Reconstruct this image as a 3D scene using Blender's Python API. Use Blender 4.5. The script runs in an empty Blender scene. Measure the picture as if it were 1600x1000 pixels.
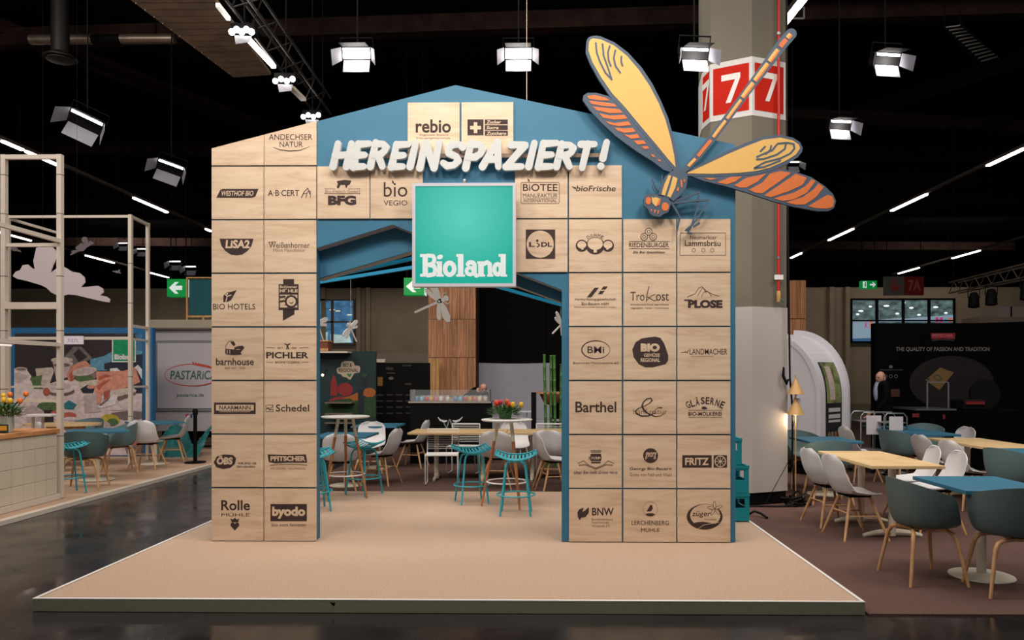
import bpy, math, random
from mathutils import Vector, Matrix
random.seed(7)
C = bpy.context.scene.collection
PI = math.pi
F, TH = 1150.0, math.radians(0.8)
CT, ST = math.cos(TH), math.sin(TH)
CX, HY, EYE = 850 - F*math.tan(TH), 586.0, 1.63

# ---------------------------------------------------------------- camera, world, lights, exposure
cam = bpy.data.cameras.new('camera'); cam.sensor_width = 36; cam.lens = F/1600*36
cam.shift_x = (800-CX)/1600; cam.shift_y = (HY-500)/1600; cam.clip_end = 200
co = bpy.data.objects.new('camera', cam); C.objects.link(co)
co.location = (0, 0, EYE); co.rotation_euler = (PI/2, 0, TH)
bpy.context.scene.camera = co
w = bpy.data.worlds.new('hall_ambient'); w.use_nodes = True; bpy.context.scene.world = w
w.node_tree.nodes['Background'].inputs[0].default_value = (0.62, 0.60, 0.62, 1)
w.node_tree.nodes['Background'].inputs[1].default_value = 0.27
S = bpy.context.scene
S.view_settings.view_transform = 'Standard'; S.view_settings.look = 'None'
S.view_settings.exposure = 0.0; S.view_settings.gamma = 1; S.view_settings.use_curve_mapping = False
S.cycles.use_denoising = True
S.cycles.max_bounces = 6; S.cycles.diffuse_bounces = 3; S.cycles.glossy_bounces = 3; S.cycles.transmission_bounces = 6
S.cycles.sample_clamp_indirect = 4.0

def area(name, loc, target, size, power, col=(1, .93, .86), spread=None):
    l = bpy.data.lights.new(name, 'AREA'); l.shape = 'RECTANGLE'; l.size = size[0]; l.size_y = size[1]
    l.energy = power; l.color = col
    if spread: l.spread = math.radians(spread)
    o = bpy.data.objects.new(name, l); C.objects.link(o); o.location = loc
    o.rotation_euler = (Vector(target)-Vector(loc)).to_track_quat('-Z', 'Y').to_euler()
    return o
# stage floods hung above and in front of the gate (over the photographer's head, above the frame)
for i, x in enumerate((-3.6, -0.6, 2.4)):
    area('stage_flood', (x, 2.7, 6.6), (x*.55-.4, 6.7, 3.9), (1.5, 1.2), 66, (1, .92, .84), 110)
area('overhead_fill', (-1, 6.2, 8.0), (-1, 8.4, 0), (6, 1.2), 165, (1, .90, .80), 130)  # overhead area lights from here on: fill added above the frame for the hall
area('overhead_fill', (6.5, 5.5, 8.2), (5.6, 8.0, 0), (4, 2.0), 165, (1, .94, .88), 120)
area('overhead_fill', (-9, 7.5, 8.4), (-8.6, 11.5, 0), (5, 2.5), 400, (1, .92, .84))
area('overhead_fill', (0, 9.5, 8.8), (-1, 12.5, 0), (8, 1.6), 270, (1, .94, .88))
area('overhead_fill', (8, 10.5, 8.9), (8, 12.5, 0), (8, 1.6), 170, (1, .95, .9))
for x in (-20, -7, 7, 20): area('wall_fill', (x, 35, 8.6), (x, 42, 2.8), (5, .5), 120, (1, .92, .82))  # added fill lights with no visible fixture, brightening the back wall

# ---------------------------------------------------------------- helpers
def PP(px, py, Y):                       # a pixel's ray meets the plane at depth Y -> X, Z
    u = (px-CX)/F; X = Y*(u*CT-ST)/(CT+u*ST); zc = -X*ST+Y*CT
    return X, EYE-(py-HY)*zc/F
def FP(px, py, Z=0.0):                   # ... meets the level plane Z -> X, Y
    zc = F*(EYE-Z)/(py-HY); xc = (px-CX)/F*zc
    return xc*CT-zc*ST, xc*ST+zc*CT
def lin(c):
    c = c/255.0
    return c/12.92 if c <= .04045 else ((c+.055)/1.055)**2.4
def rgb(*c): return tuple(lin(v) for v in c)+(1,)
MATS = {}
def mat(name, col, rough=.6, metal=0, emit=0, grain=.06, scale=30, bump=0, alpha=1, trans=0, stretch=None, spec=None):
    if name in MATS: return MATS[name]
    m = bpy.data.materials.new(name); m.use_nodes = True; nt = m.node_tree; b = nt.nodes['Principled BSDF']
    b.inputs['Roughness'].default_value = rough; b.inputs['Metallic'].default_value = metal
    if spec is not None: b.inputs['Specular IOR Level'].default_value = spec
    tc = nt.nodes.new('ShaderNodeTexCoord'); mp = nt.nodes.new('ShaderNodeMapping')
    nz = nt.nodes.new('ShaderNodeTexNoise'); nz.inputs['Scale'].default_value = scale; nz.inputs['Detail'].default_value = 4
    nt.links.new(tc.outputs['Object'], mp.inputs[0]); nt.links.new(mp.outputs[0], nz.inputs['Vector'])
    if stretch: mp.inputs['Scale'].default_value = stretch
    rp = nt.nodes.new('ShaderNodeValToRGB'); c = rgb(*col)
    rp.color_ramp.elements[0].position = .3; rp.color_ramp.elements[1].position = .7
    rp.color_ramp.elements[0].color = tuple(v*(1-grain) for v in c[:3])+(1,)
    rp.color_ramp.elements[1].color = tuple(min(1, v*(1+grain)) for v in c[:3])+(1,)
    nt.links.new(nz.outputs['Fac'], rp.inputs[0]); nt.links.new(rp.outputs[0], b.inputs['Base Color'])
    if emit:
        nt.links.new(rp.outputs[0], b.inputs['Emission Color']); b.inputs['Emission Strength'].default_value = emit
    if bump:
        bp = nt.nodes.new('ShaderNodeBump'); bp.inputs['Strength'].default_value = bump; bp.inputs['Distance'].default_value = .01
        nt.links.new(nz.outputs['Fac'], bp.inputs['Height']); nt.links.new(bp.outputs[0], b.inputs['Normal'])
    if trans: b.inputs['Transmission Weight'].default_value = trans; b.inputs['IOR'].default_value = 1.2
    if alpha < 1: b.inputs['Alpha'].default_value = alpha
    MATS[name] = m; return m
def wood(name, c0, c1, c2, horiz=True, sc=1.0, rough=.55, var=(.93, 1.06)):
    m = bpy.data.materials.new(name); m.use_nodes = True; nt = m.node_tree; b = nt.nodes['Principled BSDF']
    b.inputs['Roughness'].default_value = rough
    tc = nt.nodes.new('ShaderNodeTexCoord'); oi = nt.nodes.new('ShaderNodeObjectInfo')
    ad = nt.nodes.new('ShaderNodeVectorMath'); ad.operation = 'MULTIPLY_ADD'
    nt.links.new(oi.outputs['Random'], ad.inputs[0]); ad.inputs[1].default_value = (9, 5, 7)
    nt.links.new(tc.outputs['Object'], ad.inputs[2])
    mp = nt.nodes.new('ShaderNodeMapping'); mp.inputs['Scale'].default_value = (1*sc, 1*sc, 7*sc) if horiz else (7*sc, 7*sc, .6*sc)
    nt.links.new(ad.outputs[0], mp.inputs[0])
    n1 = nt.nodes.new('ShaderNodeTexNoise'); n1.inputs['Scale'].default_value = 1.6; n1.inputs['Detail'].default_value = 3; n1.inputs['Distortion'].default_value = .9
    n2 = nt.nodes.new('ShaderNodeTexNoise'); n2.inputs['Scale'].default_value = 11; n2.inputs['Detail'].default_value = 6
    nt.links.new(mp.outputs[0], n1.inputs['Vector']); nt.links.new(mp.outputs[0], n2.inputs['Vector'])
    mm = nt.nodes.new('ShaderNodeMath'); mm.operation = 'MULTIPLY_ADD'; mm.inputs[1].default_value = .35
    nt.links.new(n2.outputs['Fac'], mm.inputs[0]); nt.links.new(n1.outputs['Fac'], mm.inputs[2])
    rp = nt.nodes.new('ShaderNodeValToRGB'); e = rp.color_ramp.elements
    e[0].position = .48; e[0].color = rgb(*c0); e[1].position = .88; e[1].color = rgb(*c2)
    k = e.new(.66); k.color = rgb(*c1)
    nt.links.new(mm.outputs[0], rp.inputs[0])
    hs = nt.nodes.new('ShaderNodeHueSaturation'); mr = nt.nodes.new('ShaderNodeMapRange')
    mr.inputs[3].default_value = var[0]; mr.inputs[4].default_value = var[1]
    nt.links.new(oi.outputs['Random'], mr.inputs[0]); nt.links.new(mr.outputs[0], hs.inputs['Value'])
    nt.links.new(rp.outputs[0], hs.inputs['Color']); nt.links.new(hs.outputs[0], b.inputs['Base Color'])
    MATS[name] = m; return m

class B:
    def __init__(s): s.v = []; s.f = []; s.m = []; s.mi = 0
    def add(s, vs, fs):
        n = len(s.v); s.v += [tuple(p) for p in vs]
        for f in fs: s.f.append([i+n for i in f]); s.m.append(s.mi)
        return s
    def box(s, x0, x1, y0, y1, z0, z1, bev=0):
        if bev:
            b = min(bev, abs(x1-x0)*.45, abs(y1-y0)*.45, abs(z1-z0)*.45); V = []
            for (z, i) in ((z0, b), (z0+b, 0), (z1-b, 0), (z1, b)):
                for (x, y) in ((x0+i, y0+i), (x1-i, y0+i), (x1-i, y1-i), (x0+i, y1-i)):
                    V.append((x, y, z))
            Fc = [(3, 2, 1, 0), (12, 13, 14, 15)]
            for k in range(3):
                for j in range(4): a = k*4+j; c = k*4+(j+1) % 4; Fc.append((a, c, c+4, a+4))
            return s.add(V, Fc)
        return s.add([(x0, y0, z0), (x1, y0, z0), (x1, y1, z0), (x0, y1, z0), (x0, y0, z1), (x1, y0, z1), (x1, y1, z1), (x0, y1, z1)],
                     [(0, 3, 2, 1), (4, 5, 6, 7), (0, 1, 5, 4), (1, 2, 6, 5), (2, 3, 7, 6), (3, 0, 4, 7)])
    def beam(s, p, q, w, h, up=(0, 0, 1)):
        p = Vector(p); q = Vector(q); d = (q-p).normalized(); a = d.cross(Vector(up))
        if a.length < 1e-4: a = d.cross(Vector((0, 1, 0)))
        a.normalize(); b = a.cross(d).normalized(); a *= w/2; b *= h/2
        V = [p-a-b, p+a-b, p+a+b, p-a+b, q-a-b, q+a-b, q+a+b, q-a+b]
        return s.add(V, [(0, 3, 2, 1), (4, 5, 6, 7), (0, 1, 5, 4), (1, 2, 6, 5), (2, 3, 7, 6), (3, 0, 4, 7)])
    def tube(s, pts, r, n=8, closed=False):
        P = [Vector(p) for p in pts]; R = r if isinstance(r, (list, tuple)) else [r]*len(P)
        k = len(P); V = []; last = None
        for i in range(k):
            if closed: d = P[(i+1) % k]-P[i-1]
            else: d = P[min(i+1, k-1)]-P[max(i-1, 0)]
            d.normalize()
            a = (last-d*last.dot(d)) if last else d.cross(Vector((0, 0, 1)))
            if a.length < 1e-3: a = d.cross(Vector((1, 0, 0)))
            a.normalize(); last = a; b = d.cross(a)
            for j in range(n): t = 2*PI*j/n; V.append(P[i]+a*math.cos(t)*R[i]+b*math.sin(t)*R[i])
        Fc = []
        for i in range(k if closed else k-1):
            for j in range(n):
                j2 = (j+1) % n; i2 = (i+1) % k
                Fc.append((i*n+j, i*n+j2, i2*n+j2, i2*n+j))
        if not closed: Fc += [tuple(range(n-1, -1, -1)), tuple((k-1)*n+j for j in range(n))]
        return s.add(V, Fc)
    def lathe(s, prof, n=24, c=(0, 0, 0), sx=1, sy=1):   # prof: (r, z) list, closed ends
        V = []; k = len(prof)
        for (r, z) in prof:
            for j in range(n): t = 2*PI*j/n; V.append((c[0]+r*sx*math.cos(t), c[1]+r*sy*math.sin(t), c[2]+z))
        Fc = []
        for i in range(k-1):
            for j in range(n): j2 = (j+1) % n; Fc.append((i*n+j, i*n+j2, (i+1)*n+j2, (i+1)*n+j))
        Fc += [tuple(range(n-1, -1, -1)), tuple((k-1)*n+j for j in range(n))]
        return s.add(V, Fc)
    def prism(s, poly, y0, y1):                           # (x, z) outline, thickness along y
        A = sum(poly[i-1][0]*poly[i][1]-poly[i][0]*poly[i-1][1] for i in range(len(poly)))
        if A < 0: poly = poly[::-1]
        n = len(poly); V = [(x, y0, z) for x, z in poly]+[(x, y1, z) for x, z in poly]
        Fc = [tuple(range(n)), tuple(range(2*n-1, n-1, -1))]
        for i in range(n): j = (i+1) % n; Fc.append((i, i+n, j+n, j))
        return s.add(V, Fc)
    def slab(s, poly, z0, z1):                            # (x, y) outline, thickness along z
        A = sum(poly[i-1][0]*poly[i][1]-poly[i][0]*poly[i-1][1] for i in range(len(poly)))
        if A < 0: poly = poly[::-1]
        n = len(poly); V = [(x, y, z0) for x, y in poly]+[(x, y, z1) for x, y in poly]
        Fc = [tuple(range(n-1, -1, -1)), tuple(range(n, 2*n))]
        for i in range(n): j = (i+1) % n; Fc.append((i, j, j+n, i+n))
        return s.add(V, Fc)
    def blob(s, c, r, n=8, m=6, jit=0):
        V = []; Fc = []; rx, ry, rz = (r, r, r) if not isinstance(r, (tuple, list)) else r
        for i in range(m+1):
            p = PI*i/m
            for j in range(n):
                t = 2*PI*j/n; q = 1+random.uniform(-jit, jit)
                V.append((c[0]+rx*q*math.sin(p)*math.cos(t), c[1]+ry*q*math.sin(p)*math.sin(t), c[2]+rz*q*math.cos(p)))
        for i in range(m):
            for j in range(n): j2 = (j+1) % n; Fc.append((i*n+j, (i+1)*n+j, (i+1)*n+j2, i*n+j2))
        return s.add(V, Fc)
    def shell(s, fn, nu, nv, th, wrap=False):
        G = [[Vector(fn(i/nu, j/nv)) for i in range(nu+(0 if wrap else 1))] for j in range(nv+1)]
        W = len(G[0]); V = []; N = []
        for j in range(nv+1):
            for i in range(W):
                if wrap: du = G[j][(i+1) % W]-G[j][i-1]
                else: du = G[j][min(i+1, W-1)]-G[j][max(i-1, 0)]
                dv = G[min(j+1, nv)][i]-G[max(j-1, 0)][i]
                nn = du.cross(dv); N.append(nn.normalized() if nn.length > 1e-9 else Vector((0, 0, 1))); V.append(G[j][i])
        K = len(V); V2 = [V[i]-N[i]*th for i in range(K)]; Fc = []
        for j in range(nv):
            for i in range(W if wrap else W-1):
                a, b = j*W+i, j*W+(i+1) % W
                Fc.append((a, b, b+W, a+W)); Fc.append((a+W+K, b+W+K, b+K, a+K))
        def rim(idx):
            for a, b in idx: Fc.append((b, a, a+K, b+K))
        if not wrap:
            rim([((j+1)*W, j*W) for j in range(nv)]); rim([(j*W+W-1, (j+1)*W+W-1) for j in range(nv)])
        rim([(i, (i+1) % W) for i in range(W if wrap else W-1)])
        rim([(nv*W+(i+1) % W, nv*W+i) for i in range(W if wrap else W-1)])
        return s.add(V+V2, Fc)
    def build(s, name, m, parent=None, smooth=False, loc=None, ang=.7):
        me = bpy.data.meshes.new(name); o = bpy.data.objects.new(name, me); C.objects.link(o)
        off = Vector((0, 0, 0))
        if parent:
            o.parent = parent; p = parent
            while p: off += p.location; p = p.parent
        if loc is not None: o.location = Vector(loc)-off; off = Vector(loc)
        me.from_pydata([Vector(v)-off for v in s.v], [], s.f); me.update()
        for x in (m if isinstance(m, (list, tuple)) else [m]): me.materials.append(x)
        if len(me.materials) > 1: me.polygons.foreach_set('material_index', s.m)
        if smooth:
            me.polygons.foreach_set('use_smooth', [True]*len(me.polygons)); me.set_sharp_from_angle(angle=ang)
        return o
def tag(o, label=None, cat=None, group=None, kind=None):
    if label: o['label'] = label
    if cat: o['category'] = cat
    if group: o['group'] = group
    if kind: o['kind'] = kind
    return o
def empty(name, loc, label=None, cat=None, group=None, rz=0):
    o = bpy.data.objects.new(name, None); C.objects.link(o); o.location = loc; o.rotation_euler.z = rz
    o.empty_display_size = .1
    return tag(o, label, cat, group)
def tree(o, parent=None):
    c = o.copy(); C.objects.link(c); c.parent = parent
    for ch in list(o.children): tree(ch, c)
    return c
USED = set()
def place(proto, x, y, z, rz, label, group=None):
    if proto.name in USED: o = tree(proto)
    else: USED.add(proto.name); o = proto
    o.location = (x, y, z); o.rotation_euler.z = rz; o['label'] = label
    if group: o['group'] = group
    return o
# flat print: shapes given in photo pixels, laid on the plane at depth Y
TX = {}
def textmesh(s, bold, shear):
    k = (s, bold, shear)
    if k in TX: return TX[k]
    cu = bpy.data.curves.new('t', 'FONT'); cu.body = s; cu.size = 1; cu.offset = bold; cu.shear = shear; cu.resolution_u = 3
    ob = bpy.data.objects.new('t', cu); me = bpy.data.meshes.new_from_object(ob)
    vs = [tuple(v.co) for v in me.vertices]; fs = [tuple(p.vertices) for p in me.polygons]
    bpy.data.objects.remove(ob); bpy.data.curves.remove(cu); bpy.data.meshes.remove(me)
    x0 = min(v[0] for v in vs); x1 = max(v[0] for v in vs); y0 = min(v[1] for v in vs); y1 = max(v[1] for v in vs)
    TX[k] = ([((v[0]-x0)/(x1-x0)-.5, (v[1]-y0)/(y1-y0)-.5) for v in vs], fs); return TX[k]
def ell(cx, cy, rx, ry=None, n=24, a0=0, a1=360, rot=0):
    ry = rx if ry is None else ry; P = []; c, s_ = math.cos(math.radians(rot)), math.sin(math.radians(rot))
    k = n if a1-a0 >= 360 else n+1
    for i in range(k):
        t = math.radians(a0+(a1-a0)*i/n); x = rx*math.cos(t); y = ry*math.sin(t); P.append((cx+x*c-y*s_, cy+x*s_+y*c))
    return P
def rect(cx, cy, w_, h_): return [(cx-w_/2, cy-h_/2), (cx+w_/2, cy-h_/2), (cx+w_/2, cy+h_/2), (cx-w_/2, cy+h_/2)]
def ribbon(pts, w_, closed=False, caps=True):
    out = []; W = w_ if isinstance(w_, (list, tuple)) else [w_]*len(pts); n = len(pts)
    for i in range(n if closed else n-1):
        j = (i+1) % n; (x0, y0), (x1, y1) = pts[i], pts[j]; L = math.hypot(x1-x0, y1-y0) or 1
        nx, ny = -(y1-y0)/L/2, (x1-x0)/L/2
        out.append([(x0+nx*W[i], y0+ny*W[i]), (x1+nx*W[j], y1+ny*W[j]), (x1-nx*W[j], y1-ny*W[j]), (x0-nx*W[i], y0-ny*W[i])])
    if caps:
        for i in range(n): out.append(ell(pts[i][0], pts[i][1], W[i]/2, n=12 if W[i] > 4 else 8))
    return out
class Print:
    def __init__(s, Y, conv=None): s.Y = Y; s.b = B(); s.k = 0; s.conv = conv or (lambda x, y: (x, y))
    def put(s, polys, m=0):
        s.b.mi = m
        for P in polys:
            s.k += 1; y = s.Y-.0006-.00025*min(s.k, 200)
            Q = [PP(*s.conv(a, c), y) for a, c in P]
            A = sum(Q[i-1][0]*Q[i][1]-Q[i][0]*Q[i-1][1] for i in range(len(Q)))
            if A < 0: Q = Q[::-1]
            s.b.add([(x, y, z) for x, z in Q], [tuple(range(len(Q)))])
        return s
    def one(s, polys, m=0):                 # all polygons on one layer
        s.b.mi = m; s.k += 1; y = s.Y-.0006-.00025*min(s.k, 200)
        for P in polys:
            y -= .000004
            Q = [PP(*s.conv(a, c), y) for a, c in P]
            A = sum(Q[i-1][0]*Q[i][1]-Q[i][0]*Q[i-1][1] for i in range(len(Q)))
            if A < 0: Q = Q[::-1]
            s.b.add([(x, y, z) for x, z in Q], [tuple(range(len(Q)))])
        return s
    def T(s, t, cx, cy, w_, h_, m=0, bold=0, shear=0, arc=0, rot=0):
        vs, fs = textmesh(t, bold, shear); s.b.mi = m; s.k += 1; y = s.Y-.0006-.00025*min(s.k, 200); V = []
        cr, sr = math.cos(math.radians(rot)), math.sin(math.radians(rot))
        for (a, c) in vs:
            dx, dy = a*w_, -c*h_+arc*(2*a)**2
            px, py = s.conv(cx+dx*cr-dy*sr, cy+dx*sr+dy*cr); X, Z = PP(px, py, y); V.append((X, y, Z))
        s.b.add(V, fs); return s
    def L(s, pts, w_, m=0, closed=False): return s.one(ribbon(pts, w_, closed), m)
    def P(s, *polys, m=0): return s.put(polys, m)
    def build(s, name, mats, parent): return s.b.build(name, mats, parent)

# ---------------------------------------------------------------- materials
ply = wood('birch_ply', (200, 170, 140), (213, 186, 157), (221, 196, 168), sc=1.2)
oak = wood('oak_leg', (176, 128, 84), (196, 150, 104), (212, 168, 120), horiz=False, sc=2)
topw = wood('table_veneer', (206, 172, 122), (216, 184, 134), (224, 194, 146), sc=2)
slatw = wood('slat_wood', (168, 108, 70), (190, 128, 86), (210, 150, 104), horiz=False, sc=1.5, var=(.72, 1.2))
gold_w = wood('gold_wood', (176, 128, 72), (198, 148, 88), (216, 170, 110), horiz=False, sc=1.5)
leg_brown = wood('bar_leg_wood', (150, 92, 50), (172, 110, 62), (190, 128, 78), horiz=False, sc=2)
blue = mat('gate_blue', (47, 110, 140), .6, grain=.03, scale=3)
cyanb = mat('beam_cyan', (0, 136, 178), .45, grain=.02)
edge = mat('mdf_edge', (150, 156, 160), .8)
ink = mat('laser_ink', (58, 40, 38), .8, grain=.1)
ink2 = mat('laser_ink_soft', (128, 98, 84), .8, grain=.1)
white = mat('white_paint', (226, 222, 218), .5, grain=.02)
white2 = mat('letter_foam', (196, 198, 196), .6, grain=.02)
frame_w = mat('frame_cream', (214, 202, 188), .5, grain=.03)
plastic = mat('chair_white', (216, 213, 214), .38, grain=.02, scale=5)
tubm = mat('chair_sage', (98, 122, 124), .5, grain=.03, scale=5)
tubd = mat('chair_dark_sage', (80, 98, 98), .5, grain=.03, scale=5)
tblue = mat('table_blue', (54, 114, 140), .5, grain=.04, scale=60)
cyan = mat('stool_cyan', (44, 156, 172), .45, grain=.03)
cream = mat('column_cream', (214, 204, 182), .45, grain=.03)
black = mat('black_matt', (9, 8, 8), .7, grain=.15, spec=.12)
blackw = mat('black_wall', (12, 10, 10), .8, grain=.15, scale=4, spec=.1)
rubber = mat('cable_black', (14, 13, 14), .6, spec=.2)
steel = mat('steel', (170, 170, 172), .3, metal=.9)
galv = mat('galvanised', (150, 135, 120), .4, metal=.8, grain=.2, scale=8)
lamp_e = mat('lamp_glow', (255, 250, 245), .5, emit=7, grain=0)
tube_soft = mat('tube_soft', (240, 232, 222), .5, emit=.8, grain=0)
strip_e = mat('tube_glow', (255, 246, 236), .5, emit=9, grain=0)
barn = mat('barn_door', (120, 118, 128), .5, grain=.02)
ceilm = mat('ceiling_black', (11, 9, 9), .95, grain=.3, scale=2, spec=.05)
beamm = mat('beam_brown', (36, 23, 19), .9, grain=.4, scale=3, spec=.1)
wallm = mat('hall_wall', (166, 148, 124), .85, grain=.08, scale=1.2)
wallb = mat('hall_wall_band', (176, 160, 142), .85, grain=.05)
glass = mat('clear_glass', (235, 242, 242), .05, alpha=.07, grain=0)
red = mat('sign_red', (190, 32, 14), .7, grain=.03, spec=.15)
grn = mat('exit_green', (0, 140, 62), .5, emit=.55, grain=0)
wht_e = mat('exit_white', (225, 235, 228), .5, emit=.6, grain=0)
leafm = mat('leaf_green', (58, 104, 44), .5, grain=.3, scale=40)
slate = mat('dragonfly_slate', (62, 80, 100), .6, grain=.05)
dyel = mat('dragonfly_yellow', (218, 172, 92), .6, grain=.03)
dorg = mat('dragonfly_orange', (208, 108, 46), .6, grain=.05)
brass = mat('brass', (206, 160, 98), .35, grain=.03)

# hall floor: dark sealed concrete, glossy with scuffs
fm = mat('hall_floor', (40, 36, 36), .3, grain=.25, scale=1.3)
nt = fm.node_tree; b_ = nt.nodes['Principled BSDF']; nz = nt.nodes.new('ShaderNodeTexNoise'); nz.inputs['Scale'].default_value = 2.2; nz.inputs['Detail'].default_value = 8
tc_ = nt.nodes.new('ShaderNodeTexCoord'); nt.links.new(tc_.outputs['Object'], nz.inputs['Vector'])
mr = nt.nodes.new('ShaderNodeMapRange'); mr.inputs[1].default_value = .35; mr.inputs[2].default_value = .7; mr.inputs[3].default_value = .10; mr.inputs[4].default_value = .34
nt.links.new(nz.outputs['Fac'], mr.inputs[0]); nt.links.new(mr.outputs[0], b_.inputs['Roughness'])
carpm = mat('brown_carpet', (98, 75, 69), .97, grain=.25, scale=90, bump=.6, spec=.1)
platm = mat('peach_carpet', (182, 156, 136), .95, grain=.12, scale=70, bump=.5, spec=.1)
bothm = mat('booth_carpet', (192, 160, 136), .95, grain=.06, scale=120, spec=.1)

# ---------------------------------------------------------------- the setting
def struct(name, bb, m, smooth=False): return tag(bb.build(name, m, None, smooth), kind='structure')
struct('floor', B().box(-34, 34, -3, 42, -.2, 0), fm)
struct('ceiling', B().box(-34, 34, -1, 42.2, 9.2, 9.4), ceilm)
struct('wall_back', B().box(-34, 34, 42, 42.4, 0, 6.6), wallm)
struct('wall_back_top', B().box(-34, 34, 42, 42.4, 6.6, 9.2), ceilm)
struct('wall_left', B().box(-34.3, -34, -1, 42, 0, 9.2), blackw)
struct('wall_right', B().box(34, 34.3, -1, 42, 0, 9.2), blackw)
struct('trim_wall_band', B().box(-20, -4.4, 41.9, 42, 0, 2.84), wallb)
# wall joints (pilasters) of the back wall
for i, px in enumerate((505, 575, 560, 1300, 1325)):
    X, _ = PP(px, 500, 41.7)
    struct('trim_%d' % (i+1), B().box(X-.12, X+.12, 41.7, 42, 0, 6.6), wallm)
# brown carpet of the café area
struct('floor_carpet', B().slab([(-3.6, 9.75), (2.2, 9.75), (2.2, 5.02), (12, 5.02), (12, 26), (-3.6, 26)], 0, .012), carpm)
# roof beams
k = 0
for (x0, y0, x1, y1, z, h) in ((-24, 16, 24, 13.5, 8.7, .35), (-24, 22, 24, 24, 8.6, .35), (-24, 30, 24, 28, 8.5, .4), (-24, 36, 24, 38, 8.2, .4),
                               (-14, 10, -4, 30, 8.9, .3), (14, 12, 3, 30, 8.9, .3), (4, 18, 20, 20.5, 8.1, .25), (3, 14, 16, 12.5, 8.95, .3)):
    bm_ = B().beam((x0, y0, z), (x1, y1, z), .28, h)
    tag(bm_.build('roof_beam', beamm), 'dim brown roof beam crossing the dark ceiling', None, 'roof beams', 'structure')

# windows in the back wall
sky_a = mat('window_dusk', (70, 120, 160), .5, emit=.55, grain=.5, scale=1.6, stretch=(1, 1, 2.2))
sky_b = mat('window_hall_glow', (96, 118, 120), .5, emit=.4, grain=.8, scale=2.2, stretch=(1, 1, 1.8))
band_b = mat('next_hall_panel', (150, 175, 195), .5, emit=.45, grain=.1)
win_fr = mat('window_frame', (108, 92, 76), .6)
def window(n, px0, px1, py0, py1, gl, cols, rows, Y=41.8):
    x0, z1 = PP(px0, py0, Y); x1, z0 = PP(px1, py1, Y)
    e = empty('window_%d' % n, ((x0+x1)/2, Y, z0)); tag(e, kind='structure')
    f = B(); t = .09
    f.box(x0-t, x1+t, Y-.1, Y+.1, z1, z1+t); f.box(x0-t, x1+t, Y-.1, Y+.1, z0-t, z0)
    f.box(x0-t, x0, Y-.1, Y+.1, z0, z1); f.box(x1, x1+t, Y-.1, Y+.1, z0, z1)
    xs = [x0+(x1-x0)*c for c in cols]; zs = [z0+(z1-z0)*c for c in rows]
    for x in xs: f.box(x-.07, x+.07, Y-.08, Y+.05, z0, z1)
    for z in zs: f.box(x0, x1, Y-.08, Y+.05, z-.04, z+.04)
    f.build('window_frame', win_fr if n == 1 else black, e)
    X = [x0]+xs+[x1]; Z = [z0]+zs+[z1]
    for i in range(len(X)-1):
        for j in range(len(Z)-1):
            B().box(X[i], X[i+1], Y+.02, Y+.04, Z[j], Z[j+1]).build('pane', gl, e)
    return e, x0, x1, z0, z1
e1, *_ = window(1, 496, 552, 470, 536, sky_a, (.42,), (.5,))
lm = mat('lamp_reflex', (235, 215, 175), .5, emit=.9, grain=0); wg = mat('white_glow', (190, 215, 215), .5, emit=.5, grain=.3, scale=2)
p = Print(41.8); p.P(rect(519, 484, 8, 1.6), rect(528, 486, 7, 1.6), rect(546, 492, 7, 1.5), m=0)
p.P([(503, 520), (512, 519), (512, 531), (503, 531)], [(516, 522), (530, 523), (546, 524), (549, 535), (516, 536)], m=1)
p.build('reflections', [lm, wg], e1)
e2, *_ = window(2, 1331, 1489, 469, 533, sky_b, (.245, .505, .76), (.5,))
p = Print(41.8)
for (x, y, w_) in ((1345, 486, 8), (1340, 491, 5), (1385, 478, 9), (1402, 490, 6), (1424, 481, 7), (1436, 492, 6), (1462, 480, 8), (1478, 489, 5), (1360, 479, 5), (1412, 473, 5)):
    p.P(ell(x, y, w_/2, 1.4), m=0)
p.P([(1331, 502), (1368, 501), (1368, 528), (1331, 529)], [(1371, 500), (1409, 496), (1409, 503), (1371, 503)], [(1411, 498), (1489, 492), (1489, 503), (1411, 503)], m=1)
p.P(rect(1350, 531, 37, 4), m=2)
p.T('K', 1354, 508, 5, 9, 3, .02); p.T('P', 1361, 507, 5, 10, 4, .02)
p.P(rect(1464, 500, 4, 8), rect(1471, 500, 4, 8), rect(1467.5, 500, 4, 2), m=3); p.P(ell(1478, 501, 2.4), m=5); p.P(rect(1485, 498, 7, 2), rect(1485, 502, 7, 2), m=4)
p.build('hall_beyond', [mat('far_lamps', (235, 245, 240), .5, emit=1.2, grain=0), band_b, mat('band_blue', (60, 110, 160), .5, emit=.4),
                        mat('pink_mark', (200, 50, 130), .5, emit=.5), mat('orange_mark', (225, 110, 50), .5, emit=.5), mat('cyan_mark', (40, 160, 210), .5, emit=.5)], e2)

# ---------------------------------------------------------------- stage platform
st = empty('stage_platform', (-.67, 7.39, 0), 'low peach carpeted stage platform with white edging carrying the blue gate', 'platform')
PX0, PX1, PY0, PY1, PZ = -3.52, 2.176, 5.02, 9.75, .09
side = mat('platform_side', (128, 128, 104), .6)
B().box(PX0+.012, PX1-.012, PY0+.012, PY1-.012, .003, PZ-.004).build('carpeted_deck', platm, st)
for a in ((PX0, PX1, PY0, PY0+.012), (PX0, PX1, PY1-.012, PY1), (PX0, PX0+.012, PY0+.012, PY1-.012), (PX1-.012, PX1, PY0+.012, PY1-.012)):
    B().box(*a, .003, PZ-.002).build('side_board', side, st)
for a in ((PX0-.002, PX1+.002, PY0-.002, PY0+.022), (PX0-.002, PX0+.022, PY0+.022, PY1), (PX1-.022, PX1+.002, PY0+.022, PY1)):
    B().box(*a, PZ-.002, PZ+.003).build('edge_trim', white, st)
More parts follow.
